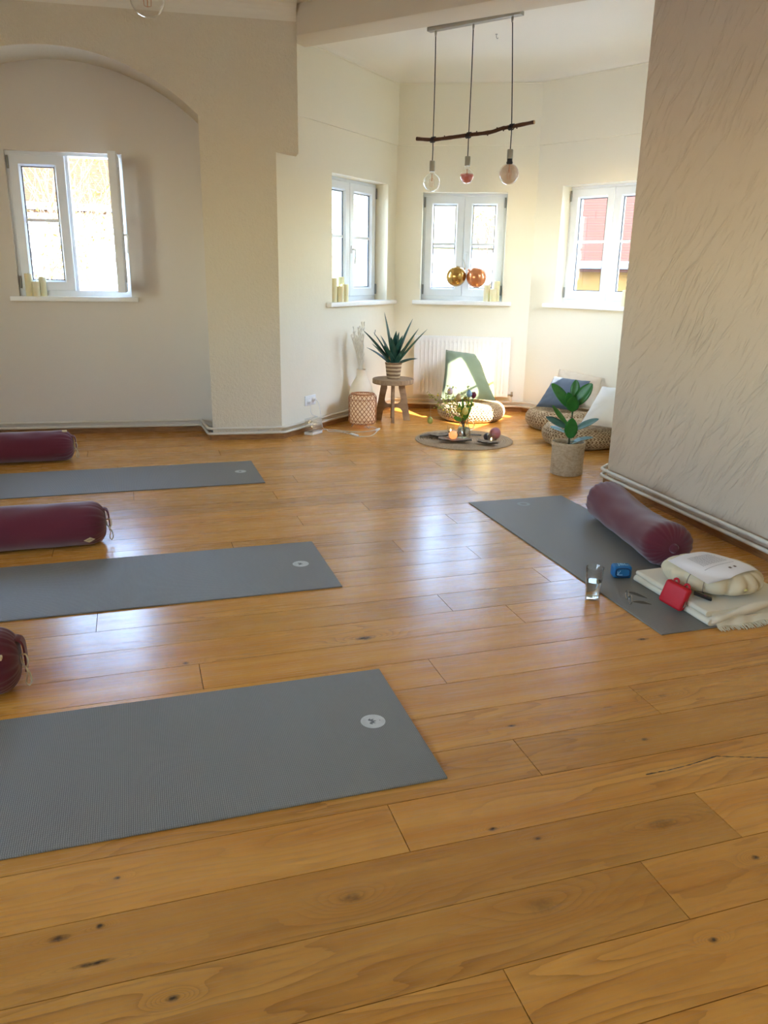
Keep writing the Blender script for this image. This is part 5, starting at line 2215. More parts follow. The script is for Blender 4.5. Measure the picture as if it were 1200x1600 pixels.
for i, ang in enumerate((0, 90)):
    rot = Matrix.Rotation(math.radians(ang), 4, 'Z') @ Matrix.Rotation(PI / 2, 4, 'X')
    for side in ((1, -1)):
        pl = leg_outline(side, True)
        if side < 0:
            pl = list(reversed(pl))
        mb = MB()
        # triangulation-safe: split into convex strips instead of one concave face
        n = len(pl)
        src = leg_outline(1, True)
        low = [(0.0, 0.118), (0.040, 0.118), (0.068, 0.108), (0.086, 0.085), (0.092, 0.050), (0.096, 0.020), (0.100, 0.0005)]
        up = [(0.0, 0.148), (0.045, 0.150), (0.066, 0.165), (0.072, 0.190), (0.066, 0.23), (0.052, 0.29), (0.050, 0.333)]
        th = 0.0125
        rings = []

        def outer_x(z):
            return 0.162 + (0.104 - 0.162) * (z - 0.0005) / 0.3325
        # foot and rail band
        path = []
        for (x, z) in reversed(low):
            path.append(((x, z), (outer_x(z), z)))
        path_up = [((x, z), (outer_x(z), z)) for (x, z) in up]
        # lower piece: from foot up to z 0.118 (inner edge = arch)
        seq = [path[0], path[1], path[2], path[3], path[4], path[5]]
        inner_mid = [((0.040, 0.118), (outer_x(0.118), 0.118)), ((0.045, 0.150), (outer_x(0.150), 0.150))]
        seq = seq[:5] + inner_mid + path_up[2:]
        for (a_, b_) in seq:
            ring = [V((side * a_[0], a_[1], -th)), V((side * b_[0], b_[1], -th)), V((side * b_[0], b_[1], th)), V((side * a_[0], a_[1], th))]
            if side < 0:
                ring.reverse()
            rings.append([rot @ p for p in ring])
        mb.loft(rings)
        # rail to the axis
        ring = []
        for (x, z0_, z1_) in ((0.0 if i == 0 else 0.0125, 0.118, 0.148), (0.040, 0.118, 0.1495)):
            r_ = [V((side * x, z0_, -th)), V((side * x, z1_, -th)), V((side * x, z1_, th)), V((side * x, z0_, th))]
            if side > 0:
                r_.reverse()
            ring.append([rot @ p for p in r_])
        ring2 = ring + [[rot @ p for p in ([V((side * 0.046, 0.119, -th)), V((side * 0.046, 0.150, -th)), V((side * 0.046, 0.150, th)), V((side * 0.046, 0.119, th))] if side < 0 else list(reversed([V((side * 0.046, 0.119, -th)), V((side * 0.046, 0.150, -th)), V((side * 0.046, 0.150, th)), V((side * 0.046, 0.119, th))])))]]
        mb.loft(ring2)
        mb.build('leg', M['stool'], t)

# aloe in a striped pot on the stool
t = thing('potted_aloe', 'spiky dark green succulent in a striped fibre pot on the stool', 'plant', (SX + 0.002, SY, 0.3775))
mb = MB()
mb.lathe([(0.0, 0.0), (0.056, 0.0), (0.060, 0.01), (0.074, 0.128), (0.077, 0.142), (0.073, 0.143), (0.069, 0.128), (0.066, 0.118)], 36)
mb.build('pot', M['basket_band'], t, smooth=40)
mb = MB()
mb.lathe([(0.068, 0.118), (0.03, 0.122), (0.0, 0.124)], 24)
mb.build('soil', M['soil'], t)


def blade(mb, base, d0, L, w, curl=(0, 0, 0), tw=0.0, n=9, fold=0.35, thick=0.0):
    """pointed lance leaf as a folded strip with two sides"""
    d = V(d0).normalized()
    side = d.cross(V((0, 0, 1)))
    if side.length < 1e-3:
        side = V((1, 0, 0))
    side.normalize()
    side = Matrix.Rotation(tw, 3, d) @ side
    p = V(base)
    rings = []
    for i in range(n + 1):
        f = i / n
        ww = w * (0.75 + 0.5 * f) * (1 - f ** 2.6) if f < 1 else 0
        ww = max(ww, 0.0004)
        nrm = side.cross(d).normalized()
        c = p
        th = 0.0022 * (1 - f) + 0.0004 + thick * (1 - f)
        up = nrm * (ww * fold)
        rings.append([c - side * ww + up, c - nrm * th, c + side * ww + up, c + side * ww + up + nrm * th * .5, c + nrm * th, c - side * ww + up + nrm * th * .5])
        d = (d + V(curl) * (1.0 / n)).normalized()
        side = (side - d * side.dot(d)).normalized()
        p = p + d * (L / n)
    mb.loft(rings)
    return mb


aloe = [  # azimuth seen from the camera side, tilt, length, width, curl
    ((-0.20, 0.05, 1.0), 0.46, 0.024, (-0.02, 0, .25)), ((-0.72, -0.1, 1.0), 0.40, 0.022, (-0.22, 0, .05)), ((-0.62, -0.35, 0.75), 0.27, 0.026, (-.2, 0, .1)),
    ((0.06, -0.1, 1.0), 0.30, 0.028, (0, 0, .1)), ((0.36, 0.05, 1.0), 0.43, 0.022, (.10, 0, .2)), ((0.62, 0.0, 1.0), 0.38, 0.024, (.12, 0, .2)),
    ((0.72, -0.15, 0.92), 0.42, 0.022, (.16, 0, .1)), ((0.85, -0.2, 0.45), 0.20, 0.022, (.3, 0, -.2)), ((-0.10, -0.25, 1.0), 0.26, 0.030, (0, -.1, .1)),
    ((0.24, -0.25, 1.0), 0.28, 0.030, (.05, 0, .1)), ((-0.40, 0.25, 1.0), 0.28, 0.026, (-.1, 0, .1)), ((0.15, 0.3, 1.0), 0.30, 0.026, (0, .1, .1)),
    ((0.50, -0.35, 0.9), 0.24, 0.026, (.1, -.1, .1)), ((-0.34, -0.30, 0.85), 0.20, 0.028, (-.1, 0, .1)), ((-0.95, 0.0, 0.95), 0.26, 0.014, (-.4, 0, -.1)), ((-0.48, 0.0, 1.0), 0.33, 0.022, (-.2, .05, .0))]
camdir = V((SX, SY, 0)).normalized()
camx = V((camdir.y, -camdir.x, 0))
for k, (d, L, w, cu) in enumerate(aloe):
    dd = camx * d[0] - camdir * d[1] * -1 + V((0, 0, d[2]))
    cc = camx * cu[0] + camdir * cu[1] + V((0, 0, cu[2]))
    mb = MB()
    blade(mb, V((dd.x * .03, dd.y * .03, 0.119)), dd, L, w * 1.35, cc, tw=0.3 * math.sin(k * 2.1), fold=0.45, thick=0.004)
    mb.build('leaf', M['aloe'], t, smooth=60)
mb = MB()
blade(mb, camx * -.03 - camdir * .03 + V((0, 0, .119)), camx * -.15 - camdir * .2 + V((0, 0, 1)), 0.09, 0.012, (0, 0, 0))
o = mb.build('leaf', M['aloe_dry'], t, smooth=60)
o['label'] = 'dry brown leaf stub at the rim of the pot'
# drooping broken leaf tip
mb = MB()
blade(mb, camx * -.165 + V((0, 0, .42)), camx * -.15 + V((0, 0, -1.0)), 0.055, 0.008, (0, 0, 0))
o = mb.build('leaf', M['aloe'], t, smooth=60)
o['label'] = 'broken leaf tip hanging down'

# ================================================================== POUFS


def pouf(label, x, y, R, H, rot):
    t = thing('pouf', label, 'pouf', (x, y, 0), rot, 'round woven seagrass poufs')
    mb = MB()
    prof = []
    for k in range(25):
        a = -PI / 2 + PI * k / 24
        c = math.copysign(abs(math.cos(a)) ** 0.75, 1) if abs(math.cos(a)) > 1e-6 else 0
        prof.append((max(0, (R - H / 2 - 0.006) + (H / 2) * math.cos(a)) if 0 < k < 24 else 0.0, H / 2 + (H / 2 - 0.006) * math.sin(a)))
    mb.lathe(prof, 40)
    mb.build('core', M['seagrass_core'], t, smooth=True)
    mb = MB()
    rows = []
    # plaited rows over the rounded rim and the flat top
    for k in range(11):
        a = -1.45 + 3.0 * k / 10
        rows.append((R - H / 2 + (H / 2 - 0.002) * math.cos(a), H / 2 + (H / 2 - 0.006) * math.sin(a), a))
    r = R - H / 2 - 0.018
    while r > 0.03:
        rows.append((r, H - 0.008, PI / 2))
        r -= 0.024
    rg = random.Random(int(x * 100))
    for ri, (r, z, a) in enumerate(rows):
        cnt = max(8, int(2 * PI * r / 0.030))
        outd = V((math.cos(a), 0, math.sin(a)))
        alongd = V((-math.sin(a), 0, math.cos(a)))
        for half in (0, 1):
            for q in range(cnt):
                th = 2 * PI * (q + 0.5 * half) / cnt + rg.uniform(-.01, .01)
                ct, st = math.cos(th), math.sin(th)
                tang = V((-st, ct, 0))
                o_ = V((outd.x * ct, outd.x * st, outd.z))
                al = V((alongd.x * ct, alongd.x * st, alongd.z))
                c = V((r * ct, r * st, z)) + al * (0.0052 if half else -0.0052) + o_ * 0.001
                dirv_ = (tang * 0.85 + al * (0.55 if half else -0.55)).normalized()
                sd = o_.cross(dirv_).normalized()
                L = 0.0185 * rg.uniform(.9, 1.1)
                wv = 0.0062 * rg.uniform(.85, 1.1)
                hv = 0.0058
                vs = [c - dirv_ * L, c - dirv_ * L * .35 + sd * wv, c - dirv_ * L * .35 + o_ * hv, c - dirv_ * L * .35 - sd * wv, c + dirv_ * L * .35 + sd * wv, c + dirv_ * L * .35 + o_ * hv, c + dirv_ * L * .35 - sd * wv, c + dirv_ * L]
                vs = [V((v.x, v.y, max(0.001, v.z))) for v in vs]
                mb.add(vs, [(0, 1, 2), (0, 2, 3), (1, 4, 5, 2), (2, 5, 6, 3), (4, 7, 5), (5, 7, 6)])
    o = mb.build('plaiting', M['seagrass'], t, smooth=True)
    o['kind'] = 'stuff'
    return t


pouf('woven seagrass pouf in the middle of the bay with the green cushion', 2.935, 6.640, 0.305, 0.165, 0.0)
pouf('woven seagrass pouf by the right bay wall with the slate blue cushion', 3.545, 6.075, 0.305, 0.165, 0.7)
pouf('woven seagrass pouf half hidden behind the fibre plant basket and near wall', 3.345, 5.400, 0.305, 0.165, 1.4)

# ================================================================== CUSHIONS


def pillow(name, label, mat, BL, BR, TR, TL, th, seed, piping=None, wr=0.010, group=None):
    BL, BR, TR, TL = V(BL), V(BR), V(TR), V(TL)
    c0 = (BL + BR + TR + TL) / 4
    t = thing(name, label, 'cushion', tuple(c0), 0, group)
    u_ = ((BR - BL) + (TR - TL)).normalized()
    v_ = ((TL - BL) + (TR - BR)).normalized()
    n_ = u_.cross(v_).normalized()
    if n_.y > 0:
        n_ = -n_
    N = 30

    def shape(sgn):
        def f(a, b):
            x, y = 2 * a - 1, 2 * b - 1
            # edges drawn in between the corners
            xx = x * (1 - 0.055 * (1 - y * y))
            yy = y * (1 - 0.055 * (1 - x * x))
            aa, bb = (xx + 1) / 2, (yy + 1) / 2
            p = BL * (1 - aa) * (1 - bb) + BR * aa * (1 - bb) + TR * aa * bb + TL * (1 - aa) * bb
            fx, fy = 1 - abs(x) ** 2.4, 1 - abs(y) ** 2.4
            h = th * (max(0, fx) * max(0, fy)) ** 0.42
            w_ = wr * mnoise.noise(V((a * 3.3 + seed, b * 3.3, seed * 1.7))) * min(1, 3 * min(fx, fy))
            ang = math.atan2(y, x)
            rad = min(1.0, math.hypot(x, y) / 1.3)
            w_ += 0.5 * wr * math.sin(ang * 14 + seed) * rad ** 3 * min(1, 4 * min(fx, fy))
            return p + n_ * (sgn * h + w_ * (0.6 if sgn < 0 else 1.0)) - c0
        return f
    mb = MB()
    mb.grid(shape(1.0), N, N)
    mb.grid(lambda a, b: shape(-0.8)(1 - a, b), N, N)
    mb.build('cover', mat, t, smooth=True)
    if piping:
        mb = MB()
        f = shape(0.0)
        loop = [f(k / 16, 0) for k in range(16)] + [f(1, k / 16) for k in range(16)] + [f(1 - k / 16, 1) for k in range(16)] + [f(0, 1 - k / 16) for k in range(17)]
        mb.tube(loop, 0.004, 6, cap=False)
        mb.build('piping', piping, t, smooth=True)
    return t


gC = 'scatter cushions on the poufs'
pillow('scatter_cushion', 'sage green velvet cushion leaning on the radiator in a patch of sun', M['green_cushion'], (2.635, 6.640, 0.190), (3.110, 6.500, 0.186), (3.070, 6.850, 0.560), (2.785, 6.935, 0.600), 0.095, 1.3, M['green_cushion'], 0.012, gC)
pillow('scatter_cushion', 'pale yellow cushion peeping out behind the sage green one', M['yellow_cushion'], (2.80, 6.905, 0.178), (3.205, 6.725, 0.176), (3.245, 6.860, 0.560), (2.86, 7.035, 0.575), 0.030, 5.1, None, 0.006, gC)
pillow('scatter_cushion', 'slate blue cushion with sharp corners on the right-hand pouf', M['blue_cushion'], (3.300, 6.090, 0.190), (3.520, 5.815, 0.188), (3.700, 5.900, 0.425), (3.475, 6.120, 0.445), 0.055, 2.2, None, 0.012, gC)
pillow('scatter_cushion', 'beige linen cushion standing behind the slate blue cushion', M['beige_cushion'], (3.470, 6.190, 0.185), (3.745, 5.840, 0.182), (3.905, 6.050, 0.425), (3.640, 6.330, 0.475), 0.065, 3.9, M['beige_cushion'], 0.014, gC)
pillow('scatter_cushion', 'off-white cushion on the pouf next to the near wall, mostly hidden', M['white_cushion'], (3.215, 5.225, 0.192), (3.440, 4.985, 0.190), (3.690, 5.140, 0.440), (3.480, 5.380, 0.455), 0.07, 6.6, None, 0.014, gC)

# ================================================================== RUBBER PLANT
RX, RY = 2.735, 4.560
t = thing('potted_rubber_plant', 'rubber plant with broad glossy leaves in a pale fibre basket by the near wall', 'plant', (RX, RY, 0))
mb = MB()
mb.lathe([(0.0, 0.001), (0.094, 0.001), (0.100, 0.010), (0.103, 0.09), (0.102, 0.165), (0.105, 0.200), (0.110, 0.212), (0.109, 0.222), (0.102, 0.223), (0.099, 0.205), (0.097, 0.175)], 44)
bk = mb.build('basket', M['basket'], t, smooth=50)
mb = MB()
rg = random.Random(21)
for rI in range(15):
    z = 0.010 + 0.0138 * rI
    r = 0.103 if z < 0.17 else 0.103 + (z - 0.17) * 0.12
    cnt = 40
    for q in range(cnt):
        th = 2 * PI * (q + 0.5 * (rI % 2)) / cnt + rg.uniform(-.02, .02)
        d = V((math.cos(th), math.sin(th), 0))
        e = V((-d.y, d.x, 0)) * 0.85 + V((0, 0, 0.5 * (1 if rg.random() > .3 else -1)))
        e.normalize()
        c = d * (r + 0.0008) + V((0, 0, z))
        s_ = d.cross(e).normalized()
        L, wv = 0.0105, 0.0048
        mb.add([c - e * L, c - e * L * .3 + s_ * wv, c - e * L * .3 + d * .0042, c - e * L * .3 - s_ * wv, c + e * L * .3 + s_ * wv, c + e * L * .3 + d * .0042, c + e * L * .3 - s_ * wv, c + e * L], [(0, 1, 2), (0, 2, 3), (1, 4, 5, 2), (2, 5, 6, 3), (4, 7, 5), (5, 7, 6)])
o = mb.build('plaiting', M['basket'], bk, smooth=True)
o['kind'] = 'stuff'
mb = MB()
mb.lathe([(0.098, 0.178), (0.05, 0.184), (0.0, 0.186)], 28)
mb.build('soil', M['soil'], t)
mb = MB()
mb.tube(bez([(0, 0, 0.17), (0.004, 0, 0.28), (0.010, 0.0, 0.40), (0.012, 0, 0.50)], 6), [0.0075 - 0.0035 * k / 18 for k in range(19)], 9)
mb.build('stem', M['stem'], t, smooth=60)


def broad_leaf(base, d0, L, w, droop, face, name, mat, par, petiole=0.03):
    """oval leaf with mid-rib fold; face = rough upper-side direction"""
    d = V(d0).normalized()
    mb = MB()
    p = V(base)
    q = p + d * petiole
    mb.tube([p, q], 0.0026, 6)
    n = 12
    fc = V(face)
    side = d.cross(fc).normalized()
    rows = []
    for i in range(n + 1):
        f = i / n
        ww = w * (math.sin(PI * min(1, f * 0.97 + 0.02)) ** 0.55) * (1 - 0.12 * f)
        nn = side.cross(d).normalized()
        rows.append([q - side * ww + nn * ww * .22, q - side * ww * .5 + nn * ww * .06, q, q + side * ww * .5 + nn * ww * .06, q + side * ww + nn * ww * .22])
        d = (d + V(droop) / n).normalized()
        side = (side - d * side.dot(d)).normalized()
        q = q + d * (L / n)
    th = 0.0012
    top = [list(r) for r in rows]
    m = 5
    vs = [v for r in top for v in r]
    nv = len(vs)
    nn = side.cross(d).normalized()
    vs2 = [v - nn * th for v in vs]
    fs = []
    for i in range(n):
        for j in range(m - 1):
            a = i * m + j
            fs.append((a, a + 1, a + m + 1, a + m))
            fs.append((nv + a + m, nv + a + m + 1, nv + a + 1, nv + a))
    for i in range(n):
        a, b = i * m, (i + 1) * m
        fs.append((a, b, nv + b, nv + a))
        a, b = i * m + m - 1, (i + 1) * m + m - 1
        fs.append((b, a, nv + a, nv + b))
    mb.add(vs + vs2, fs)
    return mb.build(name, mat, par, smooth=True)


cd = V((RX, RY, 0)).normalized()
cx = V((cd.y, -cd.x, 0))


def cv(x, y, z):
    """x to the right, y away from the camera, z up"""
    return cx * x + cd * y + V((0, 0, z))


tc = cv(0, -1, .25)
for (bz, d, L, w, dr, fc, mt) in (
        (0.42, (-0.62, 0.1, 0.85), 0.200, 0.040, (-.2, 0, .05), (0.5, -1, .4), 'rubber'),
        (0.44, (0.52, -0.05, 0.85), 0.175, 0.048, (.12, 0, .05), (-.3, -1, .3), 'rubber'),
        (0.48, (0.10, 0.15, 1.0), 0.120, 0.032, (-.1, 0, 0), (0, -1, .2), 'rubber'),
        (0.40, (0.00, -0.55, 0.90), 0.135, 0.044, (0, -.1, -.1), (0, -1, .5), 'rubber'),
        (0.43, (-0.28, -0.35, 0.95), 0.105, 0.034, (0, 0, 0), (.2, -1, .3), 'rubber'),
        (0.30, (-0.92, -0.15, 0.42), 0.155, 0.038, (-.1, 0, .1), (0, -.55, 1), 'rubber_back'),
        (0.31, (-0.62, 0.15, 0.70), 0.165, 0.030, (-.2, 0, .2), (-.7, -.15, .35), 'rubber'),
        (0.29, (0.90, -0.15, 0.48), 0.170, 0.038, (.1, 0, .1), (0, -.5, 1), 'rubber_back'),
        (0.27, (-0.75, -0.30, 0.30), 0.120, 0.034, (-.1, 0, .0), (0, -.3, 1), 'rubber'),
        (0.215, (0.03, -0.22, 0.95), 0.150, 0.045, (0, -.1, -.15), (0, -1, .25), 'rubber'),
        (0.22, (0.85, -0.25, 0.25), 0.130, 0.030, (.1, 0, .05), (0, -.3, 1), 'rubber_back'),
        (0.20, (0.45, -0.35, 0.35), 0.075, 0.036, (0, -.2, -.3), (0, -.5, 1), 'rubber_back')):
    o = broad_leaf(V((0.006, 0, bz)), cv(*d), L, w, cv(*dr), cv(*fc), 'leaf', M[mt], t)

# ================================================================== CENTREPIECE ON THE ROUND RUG
GX, GY = 2.492, 5.755
mb = MB()
prof = [(0.0, 0.0008)]
k = 0
r = 0.392
prof = []
nr = 20
for q in range(nr):
    rc = r * (q + 0.5) / nr
    hw = r / nr / 2
    for a in (PI * 0.92, PI * 0.7, PI / 2, PI * 0.3, PI * 0.08):
        prof.append((max(0.0, rc + hw * math.cos(a)), 0.004 + 0.006 * math.sin(a)))
prof.append((r, 0.0010))
prof.append((0.0, 0.0009))
mb.lathe(prof, 96)
tag(mb.build('round_rug', M['jute'], smooth=60, loc=(GX, GY, 0)), 'small round braided jute rug in the middle of the bay', 'rug')
ZR = 0.0105

# glass jug with spring branches
t = thing('glass_jug', 'clear glass jug with an ear handle holding spring branches on the round rug', 'jug', (2.480, 5.735, ZR + .0005))
mb = MB()
mb.lathe([(0.0, 0.0), (0.046, 0.0), (0.056, 0.008), (0.058, 0.045), (0.050, 0.085), (0.036, 0.120), (0.034, 0.140), (0.043, 0.165), (0.0415, 0.166), (0.0315, 0.140), (0.0335, 0.120), (0.0475, 0.085), (0.0550, 0.045), (0.052, 0.010), (0.0, 0.006)], 36)
mb.build('jug_body', M['thin_glass'], t, smooth=60)
mb = MB()
hd = cx * 1.0
mb.tube(bez([hd * .036 + V((0, 0, .150)), hd * .060 + V((0, 0, .158)), hd * .080 + V((0, 0, .128)), hd * .072 + V((0, 0, .092)), hd * .051 + V((0, 0, .082))], 6), 0.006, 8)
mb.build('handle', M['glass'], t, smooth=60)
mb = MB()
mb.lathe([(0.0, 0.0065), (0.0515, 0.0105), (0.0545, 0.045), (0.047, 0.085), (0.042, 0.095), (0.0, 0.095)], 36)
mb.build('water', M['water'], t, smooth=60)

bq = thing('spring_bouquet', 'loose bouquet of budding twigs, yellow blossom and a red tulip in the glass jug', 'bouquet', (2.480, 5.735, ZR))
jc = V((2.480, 5.735, 0)).normalized()
jx = V((jc.y, -jc.x, 0))


def jv(x, y, z):
    return jx * x + jc * y + V((0, 0, z))


rg = random.Random(33)
tw = [  # top point x, depth, z ; leaves, flowers
    ((-0.275, -0.02, 0.345), 22, 2), ((-0.24, 0.04, 0.26), 20, 4), ((-0.16, -0.05, 0.37), 22, 4), ((-0.09, 0.02, 0.335), 20, 3),
    ((0.02, 0.0, 0.430), 30, 3), ((0.035, -0.03, 0.36), 24, 8), ((-0.05, -0.06, 0.26), 26, 10), ((0.06, 0.04, 0.28), 20, 6), ((-0.20, 0.05, 0.33), 16, 2), ((-0.13, 0.03, 0.42), 12, 2)]
for (tp, nl, nfw) in tw:
    st = bez([jv(-tp[0] * .05, 0.0, 0.03), jv(tp[0] * .12, tp[1] * .2, 0.15), jv(tp[0] * .55, tp[1] * .7, 0.15 + (tp[2] - .15) * .55), jv(*tp)], 8)
    mb = MB()
    mb.tube(st, [0.0032 - 0.002 * i / len(st) for i in range(len(st))], 6)
    tips = [st[i] for i in range(12, len(st))]
    for q in range(4):
        p = st[rg.randint(13, len(st) - 3)]
        e = p + jv(rg.uniform(-.06, .05), rg.uniform(-.04, .04), rg.uniform(.01, .06))
        mb.tube([p, (p + e) / 2 + V((0, 0, .004)), e], [0.0016, 0.0014, 0.0008], 5)
        tips += [e, (p + e) / 2]
    tw_o = mb.build('twig', M['twig'], bq, smooth=60)
    mb = MB()
    for q in range(int(nl * 1.7)):
        c = rg.choice(tips)
        d = V((rg.gauss(0, 1), rg.gauss(0, 1), rg.gauss(0.3, 1))).normalized()
        e = d.orthogonal().normalized() * 0.0062
        L = rg.uniform(.015, .030)
        mb.add([c, c + d * L * .5 + e, c + d * L, c + d * L * .5 - e], [(0, 1, 2, 3)])
    lo_ = mb.build('bud_leaf', M['bud'], tw_o)
    lo_['kind'] = 'stuff'
    mb = MB()
    for q in range(nfw):
        c = rg.choice(tips)
        mb.sphere(c + V((rg.gauss(0, .006), rg.gauss(0, .006), rg.gauss(0, .006))), rg.uniform(.005, .010), nu=7, nv=5)
    fo = mb.build('yellow_blossom', M['yellow_flower'], tw_o)
    fo['kind'] = 'stuff'
# tulip
mb = MB()
mb.tube(bez([jv(0.0, 0, .04), jv(0.03, 0.0, .18), jv(.045, 0, .27), jv(.062, 0, .335)], 6), 0.003, 6)
tu = mb.build('tulip_stem', M['green_leaf'], bq, smooth=60)
mb = MB()
for k in range(6):
    a = k * PI / 3
    o_ = jv(.065, 0, .330)
    d = V((math.cos(a), math.sin(a), 0))
    e = V((-d.y, d.x, 0))
    rows = []
    for i in range(7):
        f = i / 6
        rr = 0.004 + 0.017 * math.sin(PI * (f * .82 + .05))
        w_ = 0.013 * math.sin(PI * (f * .9 + .1)) ** 0.8
        c = o_ + d * rr + V((0, 0, 0.055 * f))
        rows.append([c - e * w_ - d * .003, c, c + e * w_ - d * .003])
    mb.loft(rows, False, False, closed=False)
mb.build('tulip_bloom', M['tulip'], tu, smooth=True)
# broad leaves at the rim of the jug
for (d, L, w, fc) in (((-0.55, -0.4, 0.35), .085, .020, (0, -1, .2)), ((0.05, -.35, .9), .13, .014, (0, -1, .2)), ((-0.25, -.2, 1.0), .15, .015, (0, -1, .2)), ((0.3, .1, 1.0), .13, .014, (0, -1, .3)), ((-.1, .1, 1.0), .17, .013, (0, -1, .2)), ((0.15, -.1, 1.0), .16, .013, (0, -1, .2))):
    broad_leaf(jv(d[0] * .03, d[1] * .03, .150), jv(*d), L, w, jv(0, -.1, -.1), jv(*fc), 'leaf', M['green_leaf'], bq, .01)


def egg(label, mat, p, s=0.021, string=0.05):
    t = thing('easter_egg', label, 'egg', tuple(p), 0, 'painted eggs hung in the bouquet')
    mb = MB()
    prof = []
    for k in range(15):
        a = -PI / 2 + PI * k / 14
        z = s * 1.32 * math.sin(a)
        prof.append((max(0.0, s * math.cos(a) * (1 - 0.14 * math.sin(a))), z))
    mb.lathe(prof, 22)
    mb.build('shell', mat, t, smooth=True)
    mb = MB()
    mb.tube([(0, 0, s * 1.30), (0.002, 0, s * 1.3 + string)], 0.0009, 5)
    mb.build('thread', M['cord'], t)


J = V((2.480, 5.735, 0))
egg('yellow-green painted egg hanging low at the left of the bouquet', M['egg_green'], J + jv(-0.270, -0.02, .160), .022, .165)
egg('grey-blue painted egg high in the bouquet beside the tulip', M['egg_blue'], J + jv(0.030, -0.05, .385), .022, .035)
egg('pale pink painted egg at the upper left of the bouquet', M['egg_pink'], J + jv(-0.120, -0.05, .400), .022, .02)
egg('beige painted egg in the middle of the bouquet', M['egg_beige'], J + jv(-0.052, -0.08, .360), .021, .03)
egg('bright yellow painted egg near the mouth of the jug', M['egg_yellow'], J + jv(0.005, -0.09, .255), .024, .03)


def tealight(label, p, gl=True):
    t = thing('tealight_glass', label, 'tealight', (p[0], p[1], ZR), 0, 'tealights in small glasses')
    mb = MB()
    mb.lathe([(0.0, 0.0005), (0.026, 0.0005), (0.028, 0.004), (0.030, 0.066), (0.0285, 0.066), (0.0262, 0.007), (0.0, 0.006)], 28)
    mb.build('glass_cup', M['bulb'], t, smooth=50)
    mb = MB()
    mb.lathe([(0.0, 0.0075), (0.0195, 0.0075), (0.0195, 0.022), (0.018, 0.022), (0.018, 0.019), (0.0, 0.019)], 22)
    mb.build('tealight_cup', M['tin'], t, smooth=40)
    mb = MB()
    mb.sphere((0, 0, 0.029), 0.0045, 0.0045, 0.009, 10, 8)
    mb.build('flame', M['flame'], t, smooth=True)


tealight('lit tealight in a small glass at the left rear of the rug', (2.470, 5.985))
tealight('lit tealight in a small glass at the right front of the rug', (2.645, 5.565))
t = thing('salt_candle', 'glowing orange salt crystal candle in front of the jug', 'candle', (2.372, 5.690, ZR + .018))
mb = MB()
mb.sphere((0, 0, 0.032), 0.034, 0.034, 0.036, 12, 9)
mb.v = [(x * (1 + .10 * mnoise.noise(V((x * 60, y * 60, z * 60)))), y * (1 + .10 * mnoise.noise(V((x * 60, y * 60, z * 60)))), max(0.0, z)) for x, y, z in mb.v]
mb.build('crystal', M['salt'], t)
mb = MB()
mb.lathe([(0.014, 0.066), (0.012, 0.069), (0.0, 0.067)], 14)
mb.build('candle_cup', M['tin'], t)


def chunk(name, label, cat, mat, p, s, seed, group=None, rz=0.0, rough=0.16, flat=True):
    mb = MB()
    mb.sphere((0, 0, s[2]), s[0], s[1], s[2], 16, 10)
    mb.v = [(x * (1 + rough * mnoise.noise(V((x * 25 + seed, y * 25, z * 25)))), y * (1 + rough * mnoise.noise(V((x * 25, y * 25 + seed, z * 25)))), max(0.0, z * (1 + rough * .5 * mnoise.noise(V((x * 20, y * 20, seed)))))) for x, y, z in mb.v]
    o = mb.build(name, mat, None, smooth=(False if flat else True), loc=p)
    o.rotation_euler = (0, 0, rz)
    return tag(o, label, cat, group)


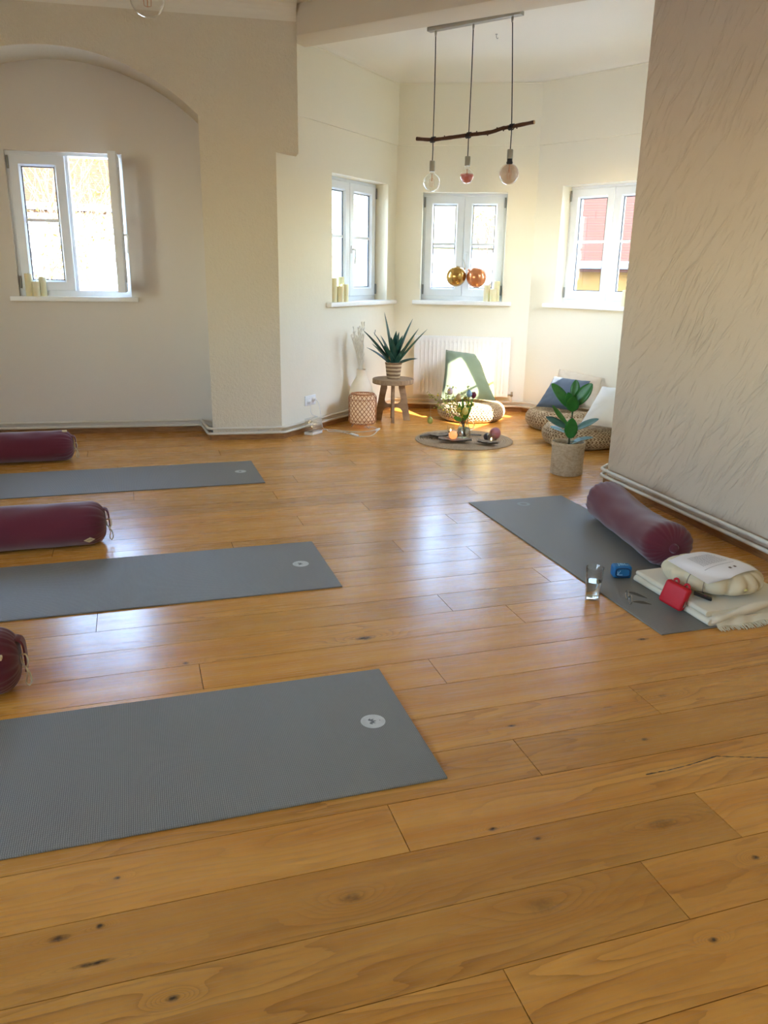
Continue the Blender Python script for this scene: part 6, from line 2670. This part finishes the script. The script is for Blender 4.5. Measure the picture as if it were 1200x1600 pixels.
chunk('quartz_stone', 'large rough rose quartz stone at the right of the rug', 'stone', M['quartz'], (2.735, 5.690, ZR), (0.052, 0.042, 0.046), 3.0, rz=.3, rough=.22)
chunk('dark_stone', 'dark purple stone behind the right tealight', 'stone', M['dark_stone'], (2.648, 5.655, ZR), (0.030, 0.026, 0.030), 8.0, rz=.8)


def bark_piece(label, pts, w, seed):
    """curled shard of bark lying on the rug"""
    t = thing('bark_piece', label, 'bark', (pts[0][0], pts[0][1], ZR), 0, 'bark pieces on the rug')
    a, b = V((*pts[0], 0)), V((*pts[1], 0))
    d = (b - a)
    L = d.length
    d.normalize()
    n = V((-d.y, d.x, 0))
    mb = MB()

    def f(u, v):
        wv = w * (0.5 + 0.5 * math.sin(PI * min(1, u * .9 + .08))) * (1 + .3 * mnoise.noise(V((u * 4, v, seed))))
        q = d * (L * u) + n * (wv * (v - .5))
        z = 0.016 + 0.010 * (2 * v - 1) ** 2 + 0.006 * mnoise.noise(V((u * 5, v * 3, seed))) + .010 * (2 * u - 1) ** 2
        return V((q.x, q.y, z))
    mb.grid(f, 16, 8)
    mb.grid(lambda u, v: f(1 - u, v) - V((0, 0, 0.010)), 16, 8)
    mb.build('shard', M['bark_piece'], t, smooth=True)


bark_piece('curled grey bark piece on the left of the rug', ((2.230, 5.860), (2.400, 5.850)), 0.14, 1.0)
bark_piece('long bark piece under the salt candle at the front of the rug', ((2.250, 5.690), (2.490, 5.590)), 0.10, 4.0)
bark_piece('pale bark piece in front of the jug', ((2.525, 5.560), (2.650, 5.440)), 0.09, 7.0)
for lab, p, rz in (('dark feather lying on the left edge of the rug', (2.20, 5.905), 0.5), ('dark feather behind the jug on the right of the rug', (2.60, 5.86), -0.5)):
    t = thing('feather', lab, 'feather', (p[0], p[1], ZR), rz, 'feathers on the rug')
    mb = MB()
    mb.tube([(-.07, 0, .003), (0, .004, .006), (.085, 0, .004)], [.0016, .0012, .0006], 5)
    qo = mb.build('quill', M['cord'], t)
    mb = MB()

    def fe(u, v):
        w_ = 0.018 * math.sin(PI * (u * .96 + .02)) ** .6
        return V((-.04 + .125 * u, (v - .5) * 2 * w_ + .003, .005 + .006 * abs(v - .5) * 2 + .001 * math.sin(u * 40)))
    mb.grid(fe, 24, 6)
    mb.build('vane', M['feather'], t, smooth=True)
